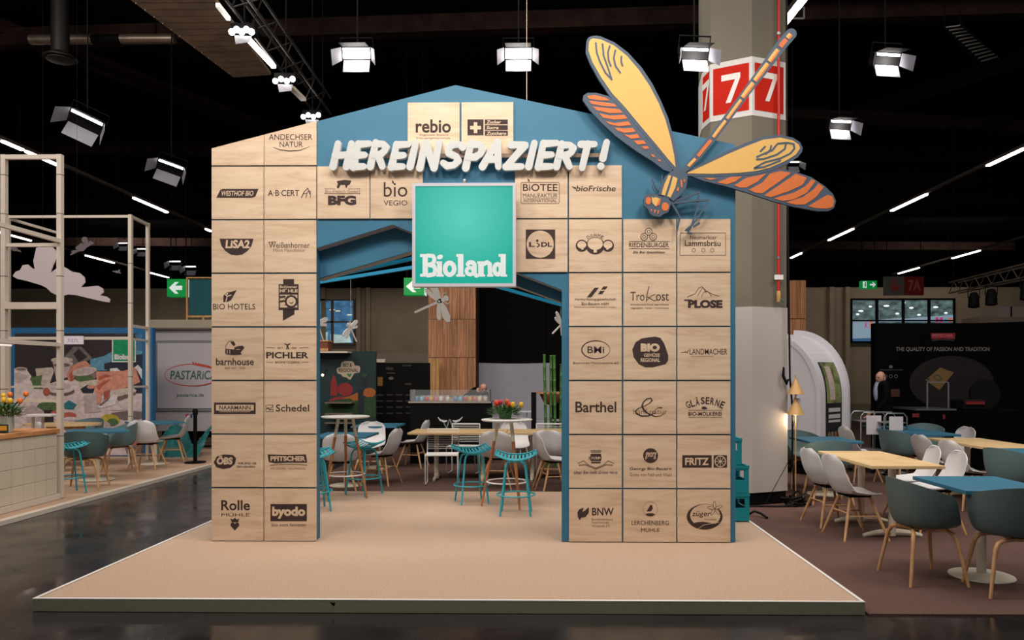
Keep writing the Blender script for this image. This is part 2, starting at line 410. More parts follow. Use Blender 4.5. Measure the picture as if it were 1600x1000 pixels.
p = Print(PY0); p.P([(515, 941), (524, 942), (522, 948), (518, 944)]); p.build('chip', [black], st)

# ---------------------------------------------------------------- the gate
YB = 6.81                                    # board face; tiles stand 20 mm proud of it
gate = empty('entrance_gate', (-.66, YB+.1, PZ), 'blue gabled entrance gate clad with square birch panels bearing burnt logos', 'gate')
def poly(pts, Y=YB): return [PP(a, b, Y) for a, b in pts]
XL, XR = -3.092, 1.765
xo0 = PP(493, 600, YB)[0]; xo1 = PP(878, 600, YB)[0]
gl = PP(331, 232.5, YB)[1]; gm = PP(712, 133, YB); gr = PP(1149, 226, YB)[1]
o1, o2, o3 = PP(493, 388, YB), PP(613, 351, YB), PP(877, 453, YB)
front = [(XL, PZ), (XL, gl), gm, (XR, gr), (XR, PZ), (xo1, PZ), (xo1, o3[1]), o2, (xo0, o1[1]), (xo0, PZ)]
g = B(); g.prism(front, YB, YB+.14); g.build('front_board', blue, gate)
# grey-brown cut edge under the gable opening
g = B()
for a, c in (((xo0, o1[1]), o2), (o2, (xo1, o3[1]))):
    g.add([(a[0], YB+.002, a[1]-.002), (c[0], YB+.002, c[1]-.002), (c[0], YB+.138, c[1]-.002), (a[0], YB+.138, a[1]-.002)], [(0, 1, 2, 3)])
g.build('opening_edge', edge, gate)
YR = YB+.145
r1, r2, r3 = PP(500, 436, YR), PP(651, 390, YR), PP(876, 473, YR)
xa, xb = xo0-.02, xo1+.02
rr = [(xa, PP(500, 300, YR)[1]), (xb, PP(500, 300, YR)[1]), (xb, r3[1]), r2, (xa, r1[1]+.005)]
B().prism(rr, YR, YR+.16).build('rear_header', blue, gate)
g = B()
for a, c in (((xa, r1[1]), r2), (r2, (xb, r3[1]))):
    g.add([(a[0], YR+.002, a[1]-.002), (c[0], YR+.002, c[1]-.002), (c[0], YR+.158, c[1]-.002), (a[0], YR+.158, a[1]-.002)], [(0, 1, 2, 3)])
g.build('header_edge', edge, gate)
RAFT = {}
# two slimmer gable frames standing behind the front one
for Y, pl, pa, pr in ((8.25, (497, 436), (662, 400), (876, 464)), (9.2, (500, 441), (662, 415), (876, 476))):
    fr = empty('gable_frame', (-.66, Y, PZ), None, 'frame')
    tag(fr, 'slim cyan gable frame close behind the blue gate' if Y < 9 else 'slim cyan gable frame standing at the rear edge of the stage')
    a0 = PP(*pl, Y); a1 = PP(*pa, Y); a2 = PP(*pr, Y); xl, xr = -2.92, 1.62
    sl = (a1[1]-a0[1])/(a1[0]-a0[0]); sr = (a2[1]-a1[1])/(a2[0]-a1[0])
    RAFT[round(Y, 2)] = (a1, sl, sr); L_ = (xl, a1[1]+sl*(xl-a1[0])); R_ = (xr, a1[1]+sr*(xr-a1[0]))
    B().beam((L_[0], Y, L_[1]), (a1[0]+.01, Y, a1[1]), .05, .04).build('rafter', cyanb, fr)
    B().beam((a1[0]-.01, Y, a1[1]), (R_[0], Y, R_[1]), .05, .04).build('rafter', cyanb, fr)
    for (x, z) in (L_, R_): B().box(x-.025, x+.025, Y-.025, Y+.025, PZ+.002, z+.02).build('post', cyanb, fr)

# panels: 16 rows/columns of square birch tiles, each a part, its logo a sub-part
YT = YB-.02; TW = .485; PR = .4976
COLS = (-3.085, -2.594, -2.100, -1.606, -.268, .231, .731, 1.228)
def roof(x):
    return gl+(gm[1]-gl)*(x-XL)/(gm[0]-XL) if x < gm[0] else gm[1]+(gr-gm[1])*(x-gm[0])/(XR-gm[0])
tiles = []
for c in (0, 1): tiles += [(c, r) for r in range(7)]
tiles += [(2, 6), (3, 6), (4, 6), (5, 6), (4, 5), (5, 5), (6, 5), (7, 5)]
for c in (5, 6, 7): tiles += [(c, r) for r in range(5)]
TILE = {}
def panel(key, x0, x1, z0, z1, top=None):
    P_ = [(x0, z0), (x1, z0), (x1, z1), (x0, z1)] if not top else [(x0, z0), (x1, z0), (x1, top[1]), (x0, top[0])]
    bb = B(); bb.prism(P_, YT, YB-.001)
    TILE[key] = bb.build('wood_panel', ply, gate, loc=((x0+x1)/2, YT, z0))
for c, r in tiles:
    z0 = PZ+.004+r*PR; x0 = COLS[c]; panel((c, r), x0, x0+TW-.002*(c < 2), z0, z0+.483)
for c in (0, 1):
    z0 = PZ+.004+7*PR; x0 = COLS[c]; x1 = x0+TW; panel((c, 7), x0, x1, z0, 0, (roof(x0)-.004, roof(x1)-.004))
for n, (a, b2) in enumerate(((637, 718), (721, 802))):
    x0 = PP(a, 161, YT)[0]; x1 = PP(b2, 161, YT)[0]; z1 = PP(700, 160, YT)[1]; panel(('top', n), x0, x1, z1-.487, z1)
def logo(key):
    p_ = Print(YT); p_.key = key; return p_
def done(p_): p_.build('burnt_logo', [ink, ply, ink2], TILE[p_.key])

p = logo((1, 7)); p.T('ANDECHSER', 454, 214, 68, 9, 0); p.T('NATUR', 455, 225.5, 36, 8.5, 0)
p.L([(427, 230), (437, 234), (452, 236), (468, 235), (483, 229.5)], [.6, 1.2, 1.5, 1.2, .6]); done(p)
p = logo((0, 6)); p.P([(338, 309), (344, 297), (348, 295), (404, 295), (399, 307), (394, 309)]); p.T('WESTHOF BIO', 371, 302, 50, 8, 1, .02, .2); done(p)
p = logo((1, 6)); p.T('A·B·CERT', 443, 301.5, 49, 9.5, 0, .01)
p.L([(471, 309), (475, 300), (481, 294), (484, 303)], 1.2); p.L([(474, 303), (480, 302)], 1); p.L([(478, 309), (480, 300), (485, 298), (485, 309)], .9); done(p)
p = logo((0, 5)); p.P([(343, 373), (396, 373), (393, 384), (387, 392), (378, 398), (370, 399), (361, 398), (352, 392), (346, 384)]); p.T('LiSA2', 371, 381.5, 38, 13, 1, .04, .1); done(p)
p = logo((1, 5)); p.T('Weißenhorner', 452, 383, 64, 9, 0); p.T('Milch Manufaktur', 452, 391, 50, 5, 2); p.L([(419, 379), (425, 378), (431, 378)], .8); done(p)
p = logo((0, 4)); p.P([(349, 472), (349, 462), (354, 457), (361, 456), (370, 453), (365, 462), (361, 469), (355, 472)])
p.L([(353, 471), (355, 463), (352, 460)], 1.6, 1); p.L([(355, 463), (361, 461)], 1.4, 1); p.P(ell(355, 459, 1.4), m=1); p.T('BIO HOTELS', 366, 479, 66, 9, 0); done(p)
p = logo((1, 4)); p.P(rect(451, 441, 17, 10), rect(451, 464, 31, 40), [(442, 484), (460, 484), (460, 491), (442, 501)])
p.P(rect(451, 472, 27, 23), m=1); p.T('Bohlsener', 451, 448, 27, 4.5, 1, .01); p.T('MÜHLE', 451, 454, 28, 6, 1, .05)
p.P(ell(455, 471, 10), m=0); p.P(ell(455, 471, 7), m=1)
for k in range(12):
    t = k*PI/6; p.P([(455+9*math.cos(t-.12), 471+9*math.sin(t-.12)), (455+13*math.cos(t), 471+12*math.sin(t)), (455+9*math.cos(t+.12), 471+9*math.sin(t+.12))])
p.L([(437, 464), (445, 463)], 2.6, 0); p.L([(437, 471), (444, 470)], 2.6, 0); p.L([(452, 472), (455, 474), (458, 472)], .8); p.P(rect(451, 482, 31, 3), m=0); done(p)
p = logo((0, 3)); p.L([(352, 552), (353, 540), (357, 534), (362, 532)], .8); p.P([(352, 545), (366, 546), (366, 555), (353, 554)]); p.P([(360, 534), (365, 533), (368, 538), (366, 541), (362, 538)])
p.P([(366, 543), (372, 541), (379, 540), (382, 543), (376, 551), (378, 554), (364, 555), (366, 549)]); p.L([(355, 547), (355, 553)], .8, 1); p.L([(359, 547), (359, 553)], .8, 1); p.L([(369, 546), (375, 546)], .8, 1)
p.T('barnhouse', 367, 565, 59, 11, 0, .015); p.T('BIO SEIT 1979', 367, 575, 31, 3, 2); done(p)
p = logo((1, 3)); p.T('PICHLER', 449, 555, 66, 10, 0, .03); p.L([(416, 543.5), (429, 543.5)], .7); p.L([(468, 543.5), (482, 543.5)], .7); p.L([(416, 566), (427, 566)], .7); p.L([(471, 566), (482, 566)], .7)
p.T('SEIT', 438, 543.5, 9, 3, 2); p.T('1889', 459, 543.5, 9, 3, 2); p.T('BIOMETZGEREI', 449, 566, 38, 3.2, 0); p.L([(445, 537), (449, 539), (453, 537)], 1.4); p.L([(448, 545), (449, 539), (451, 545)], 1.6); done(p)
p = logo((0, 2)); p.P(rect(367, 638, 65, 18)); p.P(rect(367, 637, 59, 9), m=1); p.T('NAARMANN', 367, 637, 49, 6, 0, .02); p.L([(343, 643.5), (391, 643.5)], .8, 1); done(p)
p = logo((1, 2)); p.P(rect(421, 638, 12, 11), m=0); p.P(rect(421, 638, 10.6, 9.6), m=1); p.L([(416, 640), (420, 637), (422, 640), (426, 634)], 1); p.L([(417, 636), (421, 641), (426, 640)], 1); p.T('Schedel', 457, 637.5, 52, 11, 0, .01); done(p)
p = logo((0, 1)); p.P([(334, 722), (339, 713), (350, 710), (364, 711), (369, 716), (367, 725), (360, 731), (349, 733), (338, 730)]); p.T('ÖBS', 351, 719, 25, 14, 1, .06, .1)
p.T('WIR SIND DIE', 386, 724, 29, 3.5, 0, .02); p.T('ÖKO-BAUERN', 384, 729, 29, 3.5, 0, .02); done(p)
p = logo((1, 1)); p.P([(418, 710), (450, 711), (478, 710), (480, 723), (450, 723), (430, 724), (420, 722)]); p.T('PFITSCHER', 450, 716.5, 55, 8, 1, .05); p.L([(422, 727), (440, 725.5), (462, 725.5), (480, 727)], .9); p.T('METZGEREI · SALUMIFICIO', 450, 732, 54, 3, 2); done(p)
p = logo((0, 0)); p.T('Rolle', 368, 789.5, 45, 16, 0, .02); p.T('MÜHLE', 368, 804, 44, 6, 0); p.P([(360, 810), (364, 812), (367, 809), (370, 812), (374, 810), (372, 816), (362, 816)])
p.P([(367, 829), (360, 821), (361, 817), (365, 816.5), (367, 819), (369, 816.5), (373, 817), (374, 821)]); done(p)
p = logo((1, 0)); p.P(rect(451, 801, 57, 27)); p.T('byodo', 451, 801, 52, 19, 1, .05); p.T('bio vom feinsten', 451, 820, 53, 5, 0); done(p)
p = logo((2, 6)); p.P([(526, 283), (538, 281), (549, 282), (547, 288), (543, 290), (541, 295), (539, 289), (532, 289), (529, 295), (526, 293), (528, 287)])
p.T('Bio-Fleisch GmbH', 535, 299, 54, 4.5, 2); p.L([(507, 295), (524, 295)], .6); p.L([(544, 295), (563, 295)], .6); p.L([(507, 302.5), (563, 302.5)], .6); p.T('BFG', 534.5, 313, 44, 15, 0, .06); done(p)
p = logo((3, 6)); p.T('bio', 618, 296, 37, 23, 0); p.T('VEGIO', 618, 317, 37, 8, 0); p.P([(612, 282), (614, 282), (617, 288), (613, 286)]); done(p)
p = logo((4, 6))
q = [(815, 285), (873, 285), (874, 287), (874, 316), (872, 318), (816, 318), (814, 316), (814, 287)]; p.L(q, .8, 0, True)
p.T('BiOTEE', 844, 293, 54, 11, 0, .01); p.T('MANUFAKTUR', 844, 305.5, 54, 6, 0); p.T('INTERNATIONAL', 844, 313.5, 52, 5, 0); p.L([(817, 309.5), (871, 309.5)], .5); p.P([(824, 278), (827, 281), (828, 284), (825, 283)]); done(p)
p = logo((5, 6)); p.T('bioFrische', 931, 294.5, 62, 9, 0, .015, .15); p.P([(893, 291), (900, 293), (900, 296), (896, 294)]); done(p)
p = logo((4, 5)); p.P(rect(844.5, 381.5, 46, 46)); p.P(ell(844, 381.5, 21.2, n=40), m=1); p.T('L', 831, 382, 9, 7.5, 0, .04); p.T('DL', 854, 382, 17, 7.5, 0, .04)
p.L([(839.5, 380), (843, 383), (840, 386)], 1.8); p.P(ell(839.5, 376, 2)); done(p)
p = logo((5, 5)); p.P(ell(909, 384, 9.5), ell(950, 384, 9.5), ell(930, 384, 14.5, 13.5, n=36))
p.P(ell(909, 382.5, 7, 6), ell(950, 382.5, 7, 6), ell(930, 381, 12, 9.5, n=30), rect(930, 392, 5, 5), rect(910, 388, 3.5, 4), rect(949, 388, 3.5, 4), m=1)
for ch, x, y, r in zip('DÖHME', (919, 924, 930, 936, 941), (370.5, 368, 367, 368, 370.5), (-28, -14, 0, 14, 28)): p.T(ch, x, y, 4, 5, 0, 0, 0, 0, r)
done(p)
p = logo((6, 5))
for (x, y) in ((1013.5, 362), (1006.5, 370), (1020.5, 370)):
    p.P(ell(x, y, 6)); p.P(ell(x, y, 4.8), m=1); p.L(ell(x, y, 2.6, n=7), .9, 0, True)
p.T('RIEDENBURGER', 1014, 382.5, 62, 7, 0); p.L([(983, 377), (1046, 377)], .6); p.L([(983, 388.5), (1046, 388.5)], .6); p.T('Die Bier Spezialitäten', 1014, 394.5, 50, 5, 0, .01, .3); done(p)
p = logo((7, 5)); p.L([(1063, 364), (1134, 364), (1134, 399), (1062, 399)], .8, 0, True); p.T('Neumarkter', 1099, 371, 42, 6, 0); p.T('Lammsbräu', 1098, 380, 56, 9, 0, .012)
for x in (1084, 1099, 1113): p.L(ell(x, 391, 2.8, 3, n=8), .8, 2, True)
done(p)
p = logo((5, 4))
for x, y in ((928, 452), (942, 450), (924, 457), (937, 457), (920, 462)): p.P([(x-3, y+2.5), (x+1, y-2.5), (x+8, y-2.5), (x+4, y+2.5)])
p.T('Vermarktungsgesellschaft', 930, 468, 65, 5, 0); p.T('Bio-Bauern mbH', 930, 474.5, 42, 4.5, 0); p.T('Erzeugergemeinschaft ökologischer Landbau', 930, 480, 65, 3, 2); done(p)
p = logo((6, 4)); p.T('Tro', 996, 463, 22, 14, 0); p.T('ost', 1035, 464, 20, 12, 0); p.L([(1014, 448), (1011, 460), (1010, 471)], 1.3); p.L([(1010, 470), (1018, 462), (1024, 460)], 1); p.L([(1012, 464), (1022, 470), (1026, 469)], 1.2)
p.T('dehydrated food ingredients', 1015, 476, 60, 3.5, 0); p.T('vegetables · herbs · mushrooms', 1015, 481.5, 60, 3.5, 0); done(p)
p = logo((7, 4)); p.L([(1074, 464), (1086, 459), (1092, 450), (1097, 448), (1104, 455), (1114, 460), (1124, 463)], .9); p.L([(1090, 462), (1098, 449), (1104, 458)], .7); p.L([(1096, 464), (1100, 456), (1106, 455), (1112, 463)], .7)
p.T('PLOSE', 1102, 475, 54, 13, 0, .06); p.L([(1070, 469), (1080, 469)], 2.4); done(p)
p = logo((5, 3)); q = ell(931, 546.5, 22, 14, n=36); wv = [.6+1.2*abs(math.sin(i*PI/36)) for i in range(36)]; p.L(q, wv, 0, True); p.T('BMi', 931, 546.5, 26, 10.5, 0, .012); p.T('Bayerische Milchindustrie eG', 931, 567.5, 71, 4.5, 0); done(p)
p = logo((6, 3)); p.P([(1024, 526), (1032, 528), (1038, 537), (1044, 555), (1044, 563), (1040, 569), (1020, 574), (1008, 574), (998, 569), (990, 558), (988, 546), (993, 535), (1002, 529), (1014, 527)])
p.T('BIO', 1016, 543, 30, 13, 1, .07); p.T('GEMÜSE', 1018.5, 554.5, 25, 6.5, 1, .03); p.T('REGIONAL', 1016, 562.5, 30, 6, 1, .03); done(p)
p = logo((7, 3)); p.T('LANDMACHER', 1107, 549.5, 59, 9, 0, .005); p.L([(1064, 551), (1074, 550), (1076, 547)], .9); p.L([(1070, 549), (1075, 552)], .8); p.T('echt Landwirtschaft natürlich', 1097, 556.5, 36, 2.2, 2); done(p)
p = logo((5, 2)); p.T('Barthel', 931, 636, 64, 17, 0, .018); done(p)
p = logo((6, 2)); p.T('hanf natur', 1016, 643, 53, 8, 2); p.L([(1024, 645), (1013, 650), (1002, 650), (994, 646), (993, 642), (998, 638), (1006, 635), (1015, 630), (1019, 626), (1017, 622), (1011, 623), (1005, 629), (1003, 635), (1007, 642), (1014, 647), (1024, 651), (1032, 650), (1040, 645)],
    [1, 2, 2.4, 2.4, 1.8, 1.5, 1.2, 1.4, 2, 1.8, 1.8, 2, 2.6, 2.8, 2.2, 1.6, 1.1, .6]); p.L([(1019, 645), (1028, 637), (1034, 637)], [.9, .9, 2]); done(p)
p = logo((7, 2))
for ch, x, y, r in zip('GLÄSERNE', (1075, 1082, 1089.5, 1098, 1105.5, 1113, 1121, 1128.5), (632.5, 630, 627, 626, 626, 627, 629.5, 632.5), (-25, -18, -10, -3, 4, 11, 18, 25)): p.T(ch, x, y, 6, 11 if ch != 'Ä' else 13.5, 0, .02, 0, 0, r)
p.P([(1096, 636), (1101, 635), (1106, 638), (1102, 639.5), (1097, 639)]); p.L([(1076, 641), (1128, 641)], .5); p.L([(1076, 652), (1128, 652)], .5); p.T('BIO-MOLKEREI', 1101.5, 646.5, 52, 6, 0, .01); done(p)
p = logo((5, 1)); p.P([(923, 709), (939, 709), (940, 716), (938, 724), (924, 724), (922, 716)]); p.P(rect(931, 715.5, 15, 4.5), rect(931, 721, 16, .8), m=1); p.L([(923, 704.5), (939, 704.5)], 1.4); p.L([(924, 707), (938, 707)], 1); p.T('HERTZ', 930, 715.5, 20, 5, 0, .02)
p.L([(903, 724), (912, 720), (920, 727), (931, 731), (942, 727), (950, 720), (959, 724)], 1.2, 2); p.L([(905, 727), (915, 726), (931, 733), (947, 726), (957, 727)], 1.6, 2); p.T('Unser Bier heißt Grünes Hertz', 931, 738, 69, 5, 0, 0, .4); done(p)
p = logo((6, 1)); p.P(ell(1016.5, 712, 11.7, n=30)); p.T('georg', 1017, 712, 18, 11, 1, .01, .3); p.T('Georgs Bio-Bauern', 1016.5, 733, 65, 6, 0, .015); p.T('Gutes von Feld und Wald', 1016.5, 741.5, 65, 5.5, 2); done(p)
p = logo((7, 1)); p.P(rect(1089, 721, 46, 19.5), rect(1125.5, 721, 21, 19.5)); p.T('FRITZ', 1089, 721, 37, 11.5, 1, .03); p.L(ell(1125.5, 721, 8.4, n=20), 1.5, 1, True); p.P(ell(1125.5, 721, 1.8), m=1)
for k in range(4): t = k*PI/4; p.L([(1125.5-8*math.cos(t), 721-8*math.sin(t)), (1125.5+8*math.cos(t), 721+8*math.sin(t))], .9, 1)
done(p)
p = logo((5, 0)); p.P([(906, 813), (903, 808), (902, 801), (905, 796), (912, 793), (910, 800), (915, 797), (920, 792), (920, 801), (915, 808), (908, 809)]); p.T('BNW', 942, 799.5, 34, 12, 0, .02)
for i, t in enumerate(('Bundesverband', 'Nachhaltige', 'Wirtschaft e.V.')): p.T(t, (941, 938, 939)[i], 811.5+5.2*i, (33, 27, 29)[i], 4, 2)
done(p)
p = logo((6, 0)); p.L(ell(1016, 795.5, 11.5, n=30), .5, 2, True); p.P([(1010, 799), (1014, 793), (1016, 789), (1019, 789), (1020, 795), (1017, 799)], [(1008, 804), (1012, 802), (1020, 802), (1024, 804), (1018, 806.5), (1012, 806)])
p.T('LERCHENBERG', 1016, 817, 58, 7, 0); p.T('MÜHLE', 1016, 827.5, 29, 7, 0); done(p)
p = logo((7, 0)); p.P(ell(1101, 807.5, 28, 20, n=40)); p.P(ell(1102, 805.5, 23.5, 17.5, n=40), m=1); p.P([(1080, 819), (1088, 816), (1098, 815), (1116, 818), (1124, 818), (1114, 825), (1101, 827.5), (1088, 825)]); p.L([(1091, 826), (1100, 820), (1124, 816)], .8, 1)
p.T('züger', 1096, 804, 30, 10, 0, .01, .15); p.T('frischkäse', 1110, 811.5, 19, 2.6, 2)
for a in range(5):
    t = a*1.256-.4; cx_, cy_ = 1117+6*math.cos(t), 795+6*math.sin(t); p.P(ell(cx_, cy_, 6, 2.2, n=10, rot=math.degrees(t))); p.P(ell(cx_, cy_, 5.2, 1.5, n=10, rot=math.degrees(t)), m=1)
done(p)
p = logo(('top', 0)); p.T('rebio', 677, 197, 55, 21, 0, .022); p.T('Regionale Bioland', 678, 211, 44, 3.6, 2); p.T('Erzeugergemeinschaft', 677, 216, 53, 3.6, 2); done(p)
p = logo(('top', 1)); p.P(rect(743, 199, 25, 25), rect(775.5, 190.5, 36, 7.5), rect(775.5, 199.3, 36, 7.5), rect(775.5, 208, 36, 7.5)); p.P(rect(743, 199.5, 17, 5.5), rect(743, 199.5, 5.5, 17), m=1)
for i, (t, w_) in enumerate((('Zucker', 23), ('Sucre', 19), ('Zucchero', 31))): p.T(t, 760+w_/2, 190.7+8.8*i, w_, 5, 1, .02, .2)
done(p)

# ---------------------------------------------------------------- HEREINSPAZIERT! lettering
YL = 6.715
sgn = empty('welcome_lettering', (-.6, YL+.03, 3.6), 'white brush-style HEREINSPAZIERT! lettering standing proud of the gate', 'sign')
LET = {
 'H': [[(.14, 0), (.10, 1)], [(.9, 0), (.86, 1)], [(.12, .48), (.88, .52)]],
 'E': [[(.16, .02), (.14, .98)], [(.16, .94), (.92, .97)], [(.16, .50), (.78, .52)], [(.16, .05), (.9, .06)]],
 'R': [[(.14, 0), (.12, 1)], [(.12, .93), (.62, .93), (.84, .80), (.80, .62), (.58, .50), (.16, .47)], [(.46, .48), (.9, 0)]],
 'I': [[(.5, 0), (.5, 1)]],
 'N': [[(.14, 0), (.12, 1)], [(.16, .97), (.80, .05)], [(.86, 0), (.84, 1)]],
 'S': [[(.92, .84), (.70, .96), (.36, .95), (.14, .78), (.26, .58), (.70, .44), (.86, .26), (.70, .07), (.34, .03), (.08, .16)]],
 'P': [[(.16, 0), (.14, 1)], [(.14, .93), (.62, .93), (.88, .78), (.82, .56), (.55, .43), (.18, .42)]],
 'A': [[(.08, 0), (.52, 1)], [(.56, 1), (.90, 0)], [(.26, .30), (.80, .30)]],
 'Z': [[(.12, .94), (.88, .95)], [(.86, .92), (.14, .08)], [(.12, .05), (.94, .06)]],
 'T': [[(.02, .94), (.98, .95)], [(.5, .95), (.48, 0)]],
 '!': [[(.5, .34), (.52, 1)], [(.48, .02), (.50, .03)]]}
ext = (120, 230), (222, 312), (308, 408), (412, 508), (508, 548), (553, 672), (672, 785), (782, 890), (872, 990), (985, 1100), (1098, 1145), (1145, 1250), (1238, 1345), (1345, 1435), (1455, 1510)
for n, (ch, (a, c)) in enumerate(zip('HEREINSPAZIERT!', ext)):
    x0 = 480+a/3.2; x1 = 480+c/3.2; y1 = 219.5-(n % 3); y0 = 265+(n % 2)*2; tk = 11.0; bb = B(); kk = 0
    for s_ in LET[ch]:
        pts = []
        for (u, v) in s_:
            px = x0+tk*.30+(x1-x0-tk*.6)*u+(v-.5)*9; py = y0-tk*.42-(y0-y1-tk*.84)*v; pts.append((px, py))
        W = [tk*(1.08 if i % 2 == 0 else .92) for i in range(len(pts))]
        for P_ in ribbon(pts, W, False): bb.prism([PP(q_[0], q_[1], YL) for q_ in P_], YL-kk*.00015, YL+.045); kk += 1
    bb.build('letter', white2, sgn)
# rails and spacers holding the letters
rl = mat('rail_brown', (126, 104, 88), .6)
for y in (244,):
    a = PP(560, y, YL+.05); c = PP(940, y, YL+.05); B().box(a[0], c[0], YL+.046, YL+.056, a[1]-.018, a[1]+.018).build('rail', rl, sgn)
for px in (590, 700, 812, 905):
    a = PP(px, 244, YL+.05); B().box(a[0]-.02, a[0]+.02, YL+.057, YB-.022, a[1]-.012, a[1]+.012).build('spacer', rl, sgn)

# ---------------------------------------------------------------- green light box
YS = 6.56
lb = empty('light_box', (-.7, YS+.06, 3.0), 'square glowing green light box reading Bioland in the gable opening', 'sign')
x0, z1 = PP(644, 286, YS); x1, z0 = PP(806, 447.5, YS)
t = .028
g = B(); g.box(x0, x1, YS, YS+.10, z1-t, z1); g.box(x0, x1, YS, YS+.10, z0, z0+t); g.box(x0, x0+t, YS, YS+.10, z0+t, z1-t); g.box(x1-t, x1, YS, YS+.10, z0+t, z1-t)
g.build('frame', mat('box_frame', (196, 194, 204), .4, grain=.01), lb)
face = mat('box_green', (22, 178, 150), .35, grain=0)
nt = face.node_tree; pb = nt.nodes['Principled BSDF']
tc_ = nt.nodes.new('ShaderNodeTexCoord'); gv = nt.nodes.new('ShaderNodeMapping'); gv.vector_type = 'POINT'
gv.inputs['Scale'].default_value = (1.7, 1.7, 1.7); gv.inputs['Location'].default_value = (0, 0, -.25)
gr_ = nt.nodes.new('ShaderNodeTexGradient'); gr_.gradient_type = 'SPHERICAL'
rp = nt.nodes.new('ShaderNodeValToRGB'); rp.color_ramp.elements[0].color = rgb(10, 172, 150); rp.color_ramp.elements[1].color = rgb(92, 210, 192)
nt.links.new(tc_.outputs['Object'], gv.inputs[0]); nt.links.new(gv.outputs[0], gr_.inputs[0]); nt.links.new(gr_.outputs['Fac'], rp.inputs[0])
nt.links.new(rp.outputs[0], pb.inputs['Emission Color']); pb.inputs['Emission Strength'].default_value = .86
pb.inputs['Base Color'].default_value = rgb(0, 60, 50)
for l in list(nt.links):
    if l.to_socket == pb.inputs['Base Color']: nt.links.remove(l)
fo = B().box(x0+t, x1-t, YS+.012, YS+.03, z0+t, z1-t).build('green_face', face, lb, loc=((x0+x1)/2, YS+.02, (z0+z1)/2))
B().box(x0+t, x1-t, YS+.032, YS+.095, z0+t, z1-t).build('back', white, lb)
glow_w = mat('box_letters', (200, 206, 206), .4, emit=.34, grain=0)
def bioland(p_, m=0, holes=1):
    q = lambda L_: [(480+a/3.9, 320+c/3.9) for a, c in L_]
    R_ = lambda a, c, d, e: p_.one([q([(a, c), (d, c), (d, e), (a, e)])], m)
    Rg = lambda cx_, cy_, rx, ry, w_: p_.L(q(ell(cx_, cy_, rx, ry, n=20)), w_/3.9, m, True)
    R_(688, 300, 770, 318); R_(688, 420, 770, 438); R_(703, 300, 736, 438); R_(750, 360, 768, 374)
    p_.L(q([(735, 309), (768, 312), (776, 334), (766, 358), (735, 366)]), 24/3.9, m); p_.L(q([(735, 366), (772, 372), (782, 398), (772, 424), (735, 430)]), 26/3.9, m)
    R_(792, 345, 822, 438); R_(786, 345, 822, 360); R_(786, 424, 832, 438); p_.P(q(ell(809, 318, 19, 14, rot=-20)), m=m)
    Rg(868, 390, 28, 36, 28)
    R_(918, 300, 952, 438); R_(908, 300, 952, 316); R_(908, 424, 962, 438)
    p_.L(q([(978, 362), (990, 350), (1010, 352), (1020, 366), (1020, 420), (1032, 432)]), 26/3.9, m); Rg(992, 404, 21, 21, 23)
    R_(1042, 345, 1076, 438); R_(1036, 345, 1076, 360); R_(1036, 424, 1084, 438); p_.L(q([(1076, 362), (1095, 350), (1112, 360), (1114, 424)]), 26/3.9, m); R_(1096, 424, 1134, 438)
    R_(1178, 300, 1210, 438); R_(1166, 300, 1210, 316); R_(1178, 424, 1218, 438); Rg(1160, 393, 20, 32, 26)
p = Print(YS+.012); bioland(p); p.build('lettering', [glow_w], lb)
B().box((x0+x1)/2-.02, (x0+x1)/2+.02, YS+.101, YB-.001, z1-.06, z1-.02).build('bracket', steel, lb)
B().lathe([(.012, 0), (.012, .012), (.02, .012), (.02, .03), (.008, .045)], 12, ((x0+x1)/2, YS+.05, z1+.001)).build('hook', steel, lb)

# ---------------------------------------------------------------- giant dragonfly
YD = 6.70
df = empty('giant_dragonfly', (1.4, YD+.02, 3.3), 'giant flat yellow and orange dragonfly mounted across the gate corner', 'decoration')
dq = lambda L_: [PP(890+a/2.858, 30+c/2.858, YD) for a, c in L_]
ri = lambda L_, w_, cl=False: ribbon(L_, w_, cl)
UL = [(75, 100), (82, 84), (95, 76), (118, 73), (140, 77), (200, 103), (260, 148), (320, 213), (370, 288), (410, 368), (440, 440), (465, 530), (480, 600), (488, 665), (478, 682), (462, 672), (430, 632), (370, 560), (300, 480), (235, 400), (180, 345), (130, 270), (92, 200), (72, 150)]
LL = [(58, 360), (62, 340), (80, 328), (120, 328), (170, 342), (200, 362), (240, 405), (300, 470), (370, 556), (430, 628), (462, 668), (450, 682), (420, 672), (370, 634), (300, 590), (210, 525), (140, 460), (90, 405)]
RU = [(505, 690), (560, 660), (620, 630), (700, 590), (780, 555), (860, 525), (905, 517), (950, 518), (1000, 530), (1030, 550), (1041, 575), (1038, 592), (1020, 615), (970, 648), (900, 678), (840, 692), (760, 698), (640, 702), (530, 700)]
RL = [(530, 695), (640, 700), (760, 697), (850, 680), (930, 668), (1000, 678), (1080, 705), (1140, 745), (1178, 782), (1190, 812), (1182, 842), (1160, 855), (1110, 856), (1000, 836), (900, 810), (800, 776), (700, 746), (600, 722)]
def flat(name, polys, m, y0, y1):
    bb = B()
    for i, P_ in enumerate(polys): bb.prism(dq(P_), y0-i*.0001, y1)
    return bb.build(name, m, df)
flat('upper_left_wing', [UL], slate, YD, YD+.03); flat('lower_left_wing', [LL], slate, YD+.002, YD+.032)
flat('upper_right_wing', [RU], slate, YD, YD+.03); flat('lower_right_wing', [RL], slate, YD+.002, YD+.032)
ULi = [(86, 104), (92, 92), (106, 86), (140, 91), (198, 118), (255, 163), (308, 225), (358, 299), (398, 376), (428, 450), (453, 540), (467, 610), (473, 662), (440, 625), (380, 552), (312, 472), (248, 394), (192, 334), (142, 262), (102, 192), (84, 140)]
